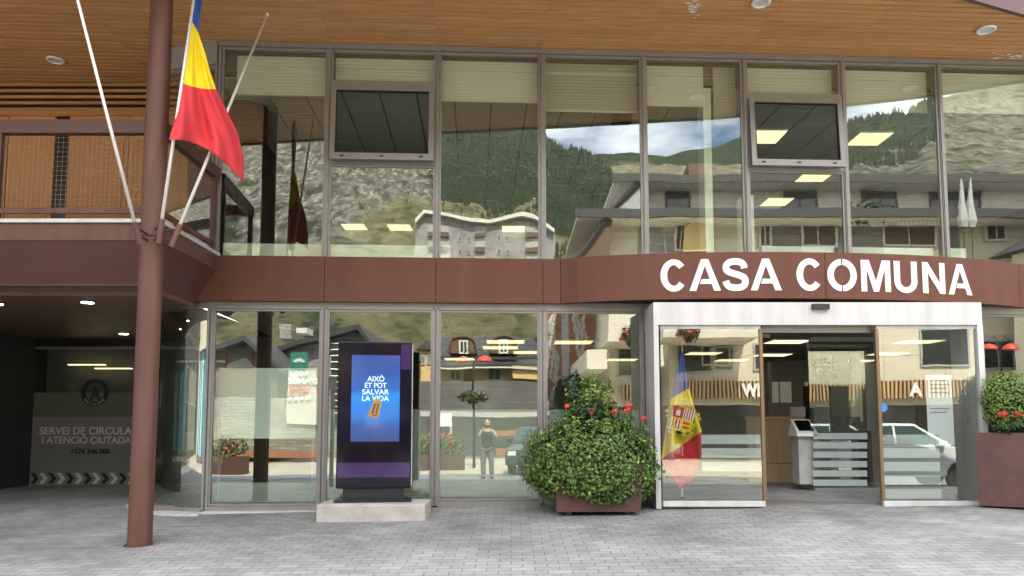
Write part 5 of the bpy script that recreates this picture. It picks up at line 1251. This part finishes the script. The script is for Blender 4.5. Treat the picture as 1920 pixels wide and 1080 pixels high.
part('sign_panel', 'mural_g', 540, 594, 694, 796, Ys + .12, .06, hs_)
# street lamp with red shades and flower basket
def redlamp(x, y0, Y, lab, hgt, mir, basket=None, gap=21):
    p = V(x, 800, Y); p.z = 0; o = vthing('street_lamp', lab, 'street lamp', p, None, mir); zt_ = V(x, y0, Y).z
    MB().tube([p, Vector((p.x, p.y, zt_ + .2))], [.06, .035], 8).build('post', M['black'], o, mir)
    for s_ in (-1, 1):
        q = Vector((p.x + s_ * gap * Y / F, p.y, zt_)); mb = MB(); mb.tube([(p.x, p.y, zt_ + .18), ((p.x + q.x) / 2, p.y, zt_ + .42), (q.x, p.y, zt_ + .25)], .02, 6); mb.build('arm', M['black'], o, mir)
        MB().lathe(q, [(.29, -.05), (.28, .0), (.2, .10), (.05, .16), (0, .17)], 16).build('lamp_shade', M['lampred'], o, mir, smooth=True)
    if basket:
        q = V(x, basket, Y); mb = MB(); leaves(mb, 420, q, .55, .35, .22, .07, .3, .2, 51); h = mb.build('flower_basket', M['leafd'], o, mir)
        mb = MB(); leaves(mb, 60, q + Vector((0, 0, .05)), .5, .35, .2, .05, .5, .2, 52); mb.build('petals', M['gold'], h, mir)
redlamp(888, 675, 27, 'slim dark street lamp with two red shades and a flower basket, near the photographer', 0, mirA, 746)
redlamp(1882, 652, 27, 'slim dark street lamp with two red shades mirrored at the right of the door', 0, mirA)
p = V(622, 880, 18); p.z = 0; o = vthing('sign_post', 'plain grey sign post mirrored left of the totem', 'post', p); MB().tube([p, (p.x, p.y, V(622, 705, 18).z)], .05, 10).build('post', M['frame'], o, mirA, smooth=True); MB().box(p.x - .09, p.x + .09, p.y - .06, p.y - .05, V(622, 732, 18).z, V(622, 705, 18).z).build('plate', M['signwhite'], o, mirA, recalc=True)
# planters with flowers on the street
def vplanter(x, y, Y, w_, lab, pet):
    p = V(x, y, Y); p.z = 0; o = vthing('street_planter', lab, 'planter', p, 'flower planters on the street')
    MB().box(p.x - w_, p.x + w_, p.y - .3, p.y + .3, 0, .55).build('box', M['corten'], o, mirA, recalc=True)
    mb = MB(); leaves(mb, 500, (p.x, p.y, .85), w_ * 1.1, .4, .42, .07, .3, .2, int(x)); mb.build('foliage', M['leaf'], o, mirA); mb = MB(); leaves(mb, 70, (p.x, p.y - .1, .95), w_ * .8, .4, .35, .05, .6, .2, int(x) + 1); mb.build('petals', M[pet], o, mirA)
vplanter(838, 860, 26, .6, 'brown street planter with bushy green leaves, left of the photographer', 'petal'); vplanter(798, 860, 26, .5, 'brown street planter with pink flowers right of the totem', 'petalp'); vplanter(430, 860, 24, .55, 'long street planter with pink flowers mirrored in the lower left window', 'petalp')
o = vthing('advert_board', 'white advertising board on the street beside the planter', 'sign', V(836, 850, 30)); part('board', 'signwhite', 824, 848, 776, 800, 30, .1, o); part('leg', 'greywall', 844, 848, 800, 862, 30, .1, o)

# ---- slatted shop band with letters (seen in the door panels)
sb = vthing('shop_sign_band', 'wooden slatted shop band with white letters under the cream wall', 'sign', (V(1530, 735, 33.6).x, 33.6, 3), None)
a_, b_ = 5.0, 34.0; z0_, z1_ = V(1530, 751, 33.6).z, V(1530, 720, 33.6).z
mb = MB(); x = a_
while x < b_: mb.box(x, x + .09, 33.55, 33.7, z0_, z1_); x += .16
mb.build('slats', M['slat'], sb, mirA, recalc=True); MB().box(a_, b_, 33.72, 33.76, z0_, z1_).build('backing', M['gap'], sb, mirA, recalc=True)
def toA(p): # a point seen mirrored in the doors -> the mirrored frame of the facade
    return mirA(mirD(p))
for tx_, x0, x1 in (('WE', 1372, 1412), ('A', 1655, 1676)):
    a, b = V(x0, 735, 33.4), V(x1, 735, 33.4); za, zb_ = V(x0, 748, 33.4).z, V(x0, 724, 33.4).z
    mb = MB(); add_text(mb, tx_, wallfn(a.x, b.x, za, zb_, 33.4, .04), .05, 0, False)
    mb.v = [toA(p) for p in mb.v]; dy_ = 33.45 - sum(p.y for p in mb.v) / len(mb.v)
    mb.v = [Vector((p.x, 33.50, p.z)) if False else Vector((p.x, p.y * .0 + 33.46 + (p.y % .04) * 0, p.z)) for p in mb.v]
    for i_, p in enumerate(mb.v): p.y += -.03 if i_ % 2 else 0
    mb.build('lettering', M['signwhite'], sb, mirA)
for x0, x1, y0, y1 in ((1265, 1325, 652, 700), (1333, 1364, 656, 696), (1404, 1428, 652, 695), (1692, 1770, 628, 690)):
    a, b = toA(V(x0, 670, 33)), toA(V(x1, 670, 33)); z0, z1 = V(1500, y1, 33).z, V(1500, y0, 33).z
    mb = MB(); t = .08; X_, Z_ = a.x, b.x; Yw_ = Y4
    mb.box(X_ - t, X_, Yw_ - .07, Yw_ - .004, z0, z1); mb.box(Z_, Z_ + t, Yw_ - .07, Yw_ - .004, z0, z1); mb.box(X_ - t, Z_ + t, Yw_ - .07, Yw_ - .004, z1, z1 + t); mb.box(X_ - t, Z_ + t, Yw_ - .1, Yw_ - .004, z0 - t, z0)
    f = mb.build('window', M['greywall'], b4, mirA, recalc=True); MB().box(X_, Z_, Yw_ - .03, Yw_ - .006, z0, z1).build('pane', M['window_dk'], f, mirA, recalc=True)
for k in range(9):
    xx = 6 + k * 3.1; MB().box(xx, xx + 2.4, Y4 + 1.1, Y4 + 1.19, .3, 2.7).build('shop_window', M['window_dk'], b4, mirA, recalc=True)

# ---- cars
def car(name, label, origin, ang, paint, mir, wagon=True):
    o = vthing(name, label, 'car', origin, None, mir); og = Vector(origin); ca_, sa_ = math.cos(ang), math.sin(ang)
    def xf(x, y, z): return (og.x + x * ca_ - y * sa_, og.y + x * sa_ + y * ca_, og.z + z)
    W = .88
    def arc(cx_, r=.36): return [(cx_ + r * math.cos(t), .32 + r * math.sin(t)) for t in [math.pi - k * math.pi / 8 for k in range(9)]]
    low = [(-2.2, .35)] + [p for p in arc(-1.35)] + [p for p in arc(1.35)] + [(2.2, .32), (2.28, .55), (2.2, .78), (1.9, .88), (1.05, .98), (-2.1, .98), (-2.26, .8), (-2.25, .45)]
    mb = MB(xf); n = len(low); secs = [(-W, .0), (-W * .97, .0), (W * .97, .0), (W, .0)]
    def inset(y): return .06 if abs(y) > W * .98 else 0
    vs = []
    for y, _ in secs:
        k = 1 - inset(y) * .25
        vs += [(x * k, y, .6 + (z - .6) * (k if z > .6 else 1)) for x, z in low]
    fs = [(s_ * n + i, s_ * n + (i + 1) % n, (s_ + 1) * n + (i + 1) % n, (s_ + 1) * n + i) for s_ in range(3) for i in range(n)] + [tuple(range(n - 1, -1, -1)), tuple(range(3 * n, 4 * n))]
    mb.add(vs, fs)
    q = mb.build('body', paint, o, mir, recalc=True); bv = q.modifiers.new('bev', 'BEVEL'); bv.width = .03; bv.segments = 2
    rear = -2.15 if wagon else -1.7; rt_ = -1.85 if wagon else -.8
    mb = MB(xf); w0, w1 = W - .04, W - .2
    cab = [(rear, w0, .97), (1.15, w0, .97), (.45, w1, 1.46), (rt_, w1, 1.48)]
    mb.add([(x, -y, z) for x, y, z in cab] + [(x, y, z) for x, y, z in cab], [(0, 1, 2, 3), (7, 6, 5, 4), (0, 4, 5, 1), (1, 5, 6, 2), (2, 6, 7, 3), (3, 7, 4, 0)])
    q = mb.build('cabin', paint, o, mir, recalc=True); bv = q.modifiers.new('bev', 'BEVEL'); bv.width = .04; bv.segments = 2
    def side(x0, x1, s_, nm='side_window'):
        z0, z1 = 1.02, 1.41; f0, f1 = (z0 - .97) / .5, (z1 - .97) / .5
        def yy(f): return s_ * (lerp(w0, w1, f) + .004)
        a0, a1 = x0 if isinstance(x0, tuple) else (x0, x0); b0, b1 = x1 if isinstance(x1, tuple) else (x1, x1)
        MB(xf).prism([(a0, yy(f0), z0), (b0, yy(f0), z0), (b1, yy(f1), z1), (a1, yy(f1), z1)], (0, 0, 0)) if False else None
        m_ = MB(xf); m_.add([(a0, yy(f0), z0), (b0, yy(f0), z0), (b1, yy(f1), z1), (a1, yy(f1), z1)] + [(x, y - s_ * .003, z) for x, y, z in [(a0, yy(f0), z0), (b0, yy(f0), z0), (b1, yy(f1), z1), (a1, yy(f1), z1)]], [(0, 1, 2, 3), (7, 6, 5, 4), (0, 4, 5, 1), (1, 5, 6, 2), (2, 6, 7, 3), (3, 7, 4, 0)]); m_.build(nm, M['carglass'], o, mir, recalc=True)
    for s_ in (-1, 1):
        side((rear + .2, rt_ + .12), (-1.05, -1.05), s_); side(-1.0, -.05, s_); side(0, (.98, .42), s_)
    for (xa2, za2, xb2, zb2_, nm) in ((1.13, 1.0, .49, 1.445, 'windscreen'), (rear - .004, 1.02, rt_ - .012, 1.42, 'rear_window')):
        e = .006 if nm == 'windscreen' else -.006
        m_ = MB(xf); f = [(xa2 + e, -.74, za2), (xa2 + e, .74, za2), (xb2 + e, .62, zb2_), (xb2 + e, -.62, zb2_)]; m_.add(f + [(x - e * .8, y, z) for x, y, z in f], [(0, 1, 2, 3), (7, 6, 5, 4), (0, 4, 5, 1), (1, 5, 6, 2), (2, 6, 7, 3), (3, 7, 4, 0)]); m_.build(nm, M['carglass'], o, mir, recalc=True)
    for x in (-1.35, 1.35):
        for s_ in (-1, 1):
            def wx(a, b, c, x=x, s_=s_): return xf(x + a, s_ * (.68 + c), .32 + b)
            mb = MB(wx); n_ = 24
            prof = [(.0, .19), (.20, .19), (.21, .205), (.30, .205), (.32, .17), (.32, 0), (0, 0)]
            vs = [(r * math.cos(k * 2 * math.pi / n_), r * math.sin(k * 2 * math.pi / n_), d) for r, d in prof for k in range(n_)]
            mb.add(vs, [(i * n_ + k, i * n_ + (k + 1) % n_, (i + 1) * n_ + (k + 1) % n_, (i + 1) * n_ + k) for i in range(len(prof) - 1) for k in range(n_)])
            wh = mb.build('wheel', M['rubber'], o, mir, recalc=True)
            mb = MB(wx)
            for j in range(5):
                a = j * 2 * math.pi / 5; mb.prism([(.03 * math.cos(a + 1.57), .03 * math.sin(a + 1.57), .195), (.2 * math.cos(a + .16), .2 * math.sin(a + .16), .195), (.2 * math.cos(a - .16), .2 * math.sin(a - .16), .195), (.03 * math.cos(a - 1.57), .03 * math.sin(a - 1.57), .195)], (0, 0, .012))
            mb.build('rim', M['rim'], wh, mir, recalc=True)
    for s_ in (-1, 1):
        MB(xf).box(2.10, 2.262, s_ * .55, s_ * .80, .62, .75).build('headlight', M['offwhite'], o, mir, recalc=True)
        MB(xf).box(-2.262, -2.15, s_ * .62, s_ * .82, .65, .85).build('tail_light', M['signred'], o, mir, recalc=True)
        MB(xf).box(.78, .95, s_ * .88, s_ * 1.02, .98, 1.1).build('wing_mirror', paint, o, mir, recalc=True)
    MB(xf).box(2.2, 2.285, -.5, .5, .36, .5).build('grille', M['black'], o, mir, recalc=True)
    return o
q = P(1700, 900, 17.5); car('parked_car', 'white estate car parked beside the entrance, mirrored in the right sliding door', (q.x - .8, 17.0, .15), R(-5), M['carwhite'], mirD)
q = V(1018, 880, 23); car('parked_car', 'dark car half hidden behind the ivy reflection', (q.x, 25.5, 0), R(-97), M['cardark'], mirA, False)

# ---- the photographer
def skin_obj(name, verts, edges, radii, mat, parent, mir, root=0, sub=2):
    me = bpy.data.meshes.new(name); bm = bmesh.new(); o0 = WL[parent.name]
    lay = bm.verts.layers.skin.verify(); bv = []
    for i, (p, r) in enumerate(zip(verts, radii)):
        v = bm.verts.new(mir(Vector(p)) - o0); v[lay].radius = r if isinstance(r, tuple) else (r, r); v[lay].use_root = (i == root); bv.append(v)
    for a, b in edges: bm.edges.new((bv[a], bv[b]))
    bm.to_mesh(me); bm.free(); me.materials.append(mat)
    o = bpy.data.objects.new(name, me); COL.objects.link(o); o.parent = parent; WL[o.name] = Vector(o0)
    m1 = o.modifiers.new('skin', 'SKIN'); m1.use_smooth_shade = True; m2 = o.modifiers.new('sub', 'SUBSURF'); m2.levels = sub; m2.render_levels = sub
    return o
fp = V(913, 902, 22.15); fz = 0.0
pe = vthing('person', 'person in black top and grey trousers holding up a phone to take the photo', 'person', (fp.x, fp.y, 0))
def B(x, y, z): return (fp.x + x, fp.y + y, fz + z)     # y negative = towards the facade as seen mirrored
K = [B(0, 0, .92), B(0, 0, 1.08), B(0, -.01, 1.26), B(0, 0, 1.38), B(0, 0, 1.47), B(0, -.01, 1.53),          # 0 pelvis..5 neck top
     B(-.09, 0, .88), B(-.10, -.01, .48), B(-.11, .02, .09), B(-.115, -.13, .04),                           # left leg
     B(.09, 0, .88), B(.11, -.01, .48), B(.13, .02, .09), B(.14, -.13, .04),
     B(-.17, 0, 1.40), B(-.27, -.05, 1.18), B(-.12, -.27, 1.38), B(-.09, -.31, 1.45),
     B(.17, 0, 1.40), B(.29, -.05, 1.18), B(.13, -.27, 1.38), B(.085, -.31, 1.45)]
Ed = [(0, 1), (1, 2), (2, 3), (3, 4), (4, 5), (0, 6), (6, 7), (7, 8), (8, 9), (0, 10), (10, 11), (11, 12), (12, 13), (3, 14), (14, 15), (15, 16), (16, 17), (3, 18), (18, 19), (19, 20), (20, 21)]
Ra = [(.15, .11), (.12, .09), (.135, .10), (.12, .085), .05, .05, .085, .055, .04, .035, .085, .055, .04, .035, .05, .042, .028, .026, .05, .042, .028, .026]
bd_ = skin_obj('body', K, Ed, Ra, M['skin'], pe, mirA)
# head with face
hc = Vector(B(0, -.03, 1.625)); mb = MB(); nu_, nv_ = 24, 18
for j in range(nv_ + 1):
    ph = math.pi * j / nv_
    for i in range(nu_):
        t = 2 * math.pi * i / nu_; x = .075 * math.sin(ph) * math.cos(t); y = .095 * math.sin(ph) * math.sin(t); z = .118 * math.cos(ph)
        if z < 0: x *= 1 + z * 2.2; y *= 1 + z * .8
        if y < -.05 and abs(x) < .016 and -.035 < z < .015: y -= .022 * (1 - abs(x) / .016)
        if y < -.05 and abs(abs(x) - .03) < .015 and 0 < z < .03: y += .01
        mb.v.append(hc + Vector((x, y, z)))
mb.f = [[j * nu_ + i, j * nu_ + (i + 1) % nu_, (j + 1) * nu_ + (i + 1) % nu_, (j + 1) * nu_ + i] for j in range(nv_) for i in range(nu_)]; mb.m = [0] * len(mb.f)
hd = mb.build('head', M['skin'], pe, mirA, smooth=True, recalc=True)
for s_ in (-1, 1):
    MB().lathe(hc + Vector((s_ * .03, -.088, .008)), [(0, -.006), (.008, 0), (0, .006)], 8).build('eye', M['window_dk'], hd, mirA)
    MB().lathe(hc + Vector((s_ * .076, 0, -.02)), [(0, -.03), (.014, -.01), (.016, .01), (0, .03)], 8).build('ear', M['skin'], hd, mirA, smooth=True)
MB().box(hc.x - .022, hc.x + .022, hc.y - .09, hc.y - .082, hc.z - .055, hc.z - .048).build('mouth', M['signred'], hd, mirA, recalc=True)
mb = MB()
for j in range(13):
    ph = math.pi * .62 * j / 12
    for i in range(nu_):
        t = 2 * math.pi * i / nu_; f = 1.0 if math.sin(t) > -.35 else max(0, 1 - j / 5.5); phx = ph * (f if math.sin(t) <= -.35 else 1)
        mb.v.append(hc + Vector((.083 * math.sin(phx) * math.cos(t), .103 * math.sin(phx) * math.sin(t) + .004, .127 * math.cos(phx) + .002)))
mb.f = [[j * nu_ + i, j * nu_ + (i + 1) % nu_, (j + 1) * nu_ + (i + 1) % nu_, (j + 1) * nu_ + i] for j in range(12) for i in range(nu_)]; mb.m = [0] * len(mb.f)
mb.build('hair', M['hair'], pe, mirA, smooth=True, recalc=True)
# hands: palm and five fingers each, closed on the phone
ph_z = 1.50
for s_ in (-1, 1):
    wv = Vector(B(s_ * .0875, -.31, 1.45)); pv = Vector(B(s_ * .078, -.335, 1.485))
    vs = [wv, pv]; ed = [(0, 1)]; ra = [.022, (.03, .018)]
    for k in range(4):
        a = pv + Vector((s_ * -.004, -.012, .012 - k * .019)); l_ = (.8, 1, .95, .75)[k]
        b = a + Vector((-s_ * .006, -.03 * l_, .006)); c = b + Vector((-s_ * .028 * l_, -.004, .004)); n0 = len(vs)
        vs += [a, b, c]; ra += [.010, .009, .008]; ed += [(1, n0), (n0, n0 + 1), (n0 + 1, n0 + 2)]
    n0 = len(vs); a = pv + Vector((-s_ * .012, .012, -.01)); b = a + Vector((-s_ * .025, .004, .018)); c = b + Vector((-s_ * .012, -.004, .018)); vs += [a, b, c]; ra += [.012, .010, .009]; ed += [(1, n0), (n0, n0 + 1), (n0 + 1, n0 + 2)]
    skin_obj('hand', vs, ed, ra, M['skin'], pe, mirA, 0, 1)
ph_ = vthing('phone', 'dark phone held up in both hands by the photographer', 'phone', B(0, -.36, 1.46))
MB().box(fp.x - .075, fp.x + .075, fp.y - .365, fp.y - .357, 1.465, 1.54).build('case', M['black'], ph_, mirA, recalc=True)
MB().box(fp.x + .035, fp.x + .07, fp.y - .3705, fp.y - .3655, 1.50, 1.535).build('camera_bump', M['blackgloss'], ph_, mirA, recalc=True)
# clothes
skin_obj('top', [B(0, 0, .84), B(0, 0, 1.08), B(0, -.01, 1.26), B(0, 0, 1.38), B(-.10, 0, 1.44), B(.10, 0, 1.44)], [(0, 1), (1, 2), (2, 3), (3, 4), (3, 5)], [(.19, .15), (.165, .13), (.175, .135), (.15, .12), (.035, .06), (.035, .06)], M['top'], pe, mirA)
skin_obj('trousers', [B(0, 0, 1.02), B(-.10, 0, .84), B(-.115, -.01, .48), B(-.12, .01, .10), B(.10, 0, .84), B(.125, -.01, .48), B(.14, .01, .10)], [(0, 1), (1, 2), (2, 3), (0, 4), (4, 5), (5, 6)], [(.18, .14), (.12, .125), (.088, .088), (.075, .08), (.11, .12), (.088, .088), (.075, .08)], M['trousers'], pe, mirA)
for s_, x in ((-1, -.118), (1, .142)):
    skin_obj('shoe', [B(x, .05, .05), B(x, -.06, .045), B(x + s_ * .01, -.17, .035)], [(0, 1), (1, 2)], [(.06, .06), (.065, .055), (.06, .04)], M['shoe'], pe, mirA, 0, 1)

# ---- houses added at both sides to fill the reflections in the glass
def house(x0, x1, y0, y1, h, wall, label, blue=False):
    o = thing('added_side_house', label, 'building', ((x0 + x1) / 2, (y0 + y1) / 2, 0), None)
    MB().box(x0, x1, y0, y1, -.1, h).build('wall', M[wall], o)
    xm = (x0 + x1) / 2; MB().add([(x0 - .6, y0 - .6, h), (x1 + .6, y0 - .6, h), (x1 + .6, y1 + .6, h), (x0 - .6, y1 + .6, h), (xm, y0 - .6, h + 3), (xm, y1 + .6, h + 3)], [(3, 2, 1, 0), (0, 1, 4), (2, 3, 5), (1, 2, 5, 4), (3, 0, 4, 5)]).build('roof', M['slate'], o)
    X = x1 if x1 < 0 else x0; s_ = 1 if x1 < 0 else -1
    k = y0 + 1.2
    while k < y1 - 1.6:
        z = 1.2
        while z < h - 1.6:
            f = MB().box(X, X + s_ * .05, k - .08, k + 1.18, z - .08, z + 1.38).build('window', M['eave_w'], o); MB().box(X + s_ * .05, X + s_ * .07, k, k + 1.1, z, z + 1.3).build('pane', M['window_dk'], f); z += 2.9
        k += 2.7
    return o
house(-26, -17, -30, -16, 8.5, 'cream', 'cream three storey house added far left across the street to fill reflections')
house(-34, -24, -14, 2, 9, 'stonewall', 'stone house added on the far left to fill reflections')
house(-30, -21, 4, 18, 8, 'greywall', 'grey rendered house added beyond the passage on the left to fill reflections')
house(24, 34, -8, 14, 9, 'creamup', 'pale house added on the right to fill reflections')
M['cyan'] = pmat('blue_glass_panels', (.10, .34, .48), .2, var=.3, vs=2)
o = thing('added_pavilion', 'added pavilion of tall blue panels on the left for the curved glass to mirror', 'pavilion', (-15, -8, 0))  # added to give the blue and white stripes mirrored in the curved corner
for k in range(11): MB().box(-17.6 + k * .45, -17.25 + k * .45, -8.1, -8.0, .3, 4.6).build('blue_panel', M['cyan'] if k % 3 else M['sill'], o)
MB().box(-17.9, -12.6, -12, -7.6, 4.65, 4.9).build('roof', M['eave_w'], o); MB().box(-17.7, -12.8, -11.8, -8.4, 0, 4.64).build('wall', M['greywall'], o)
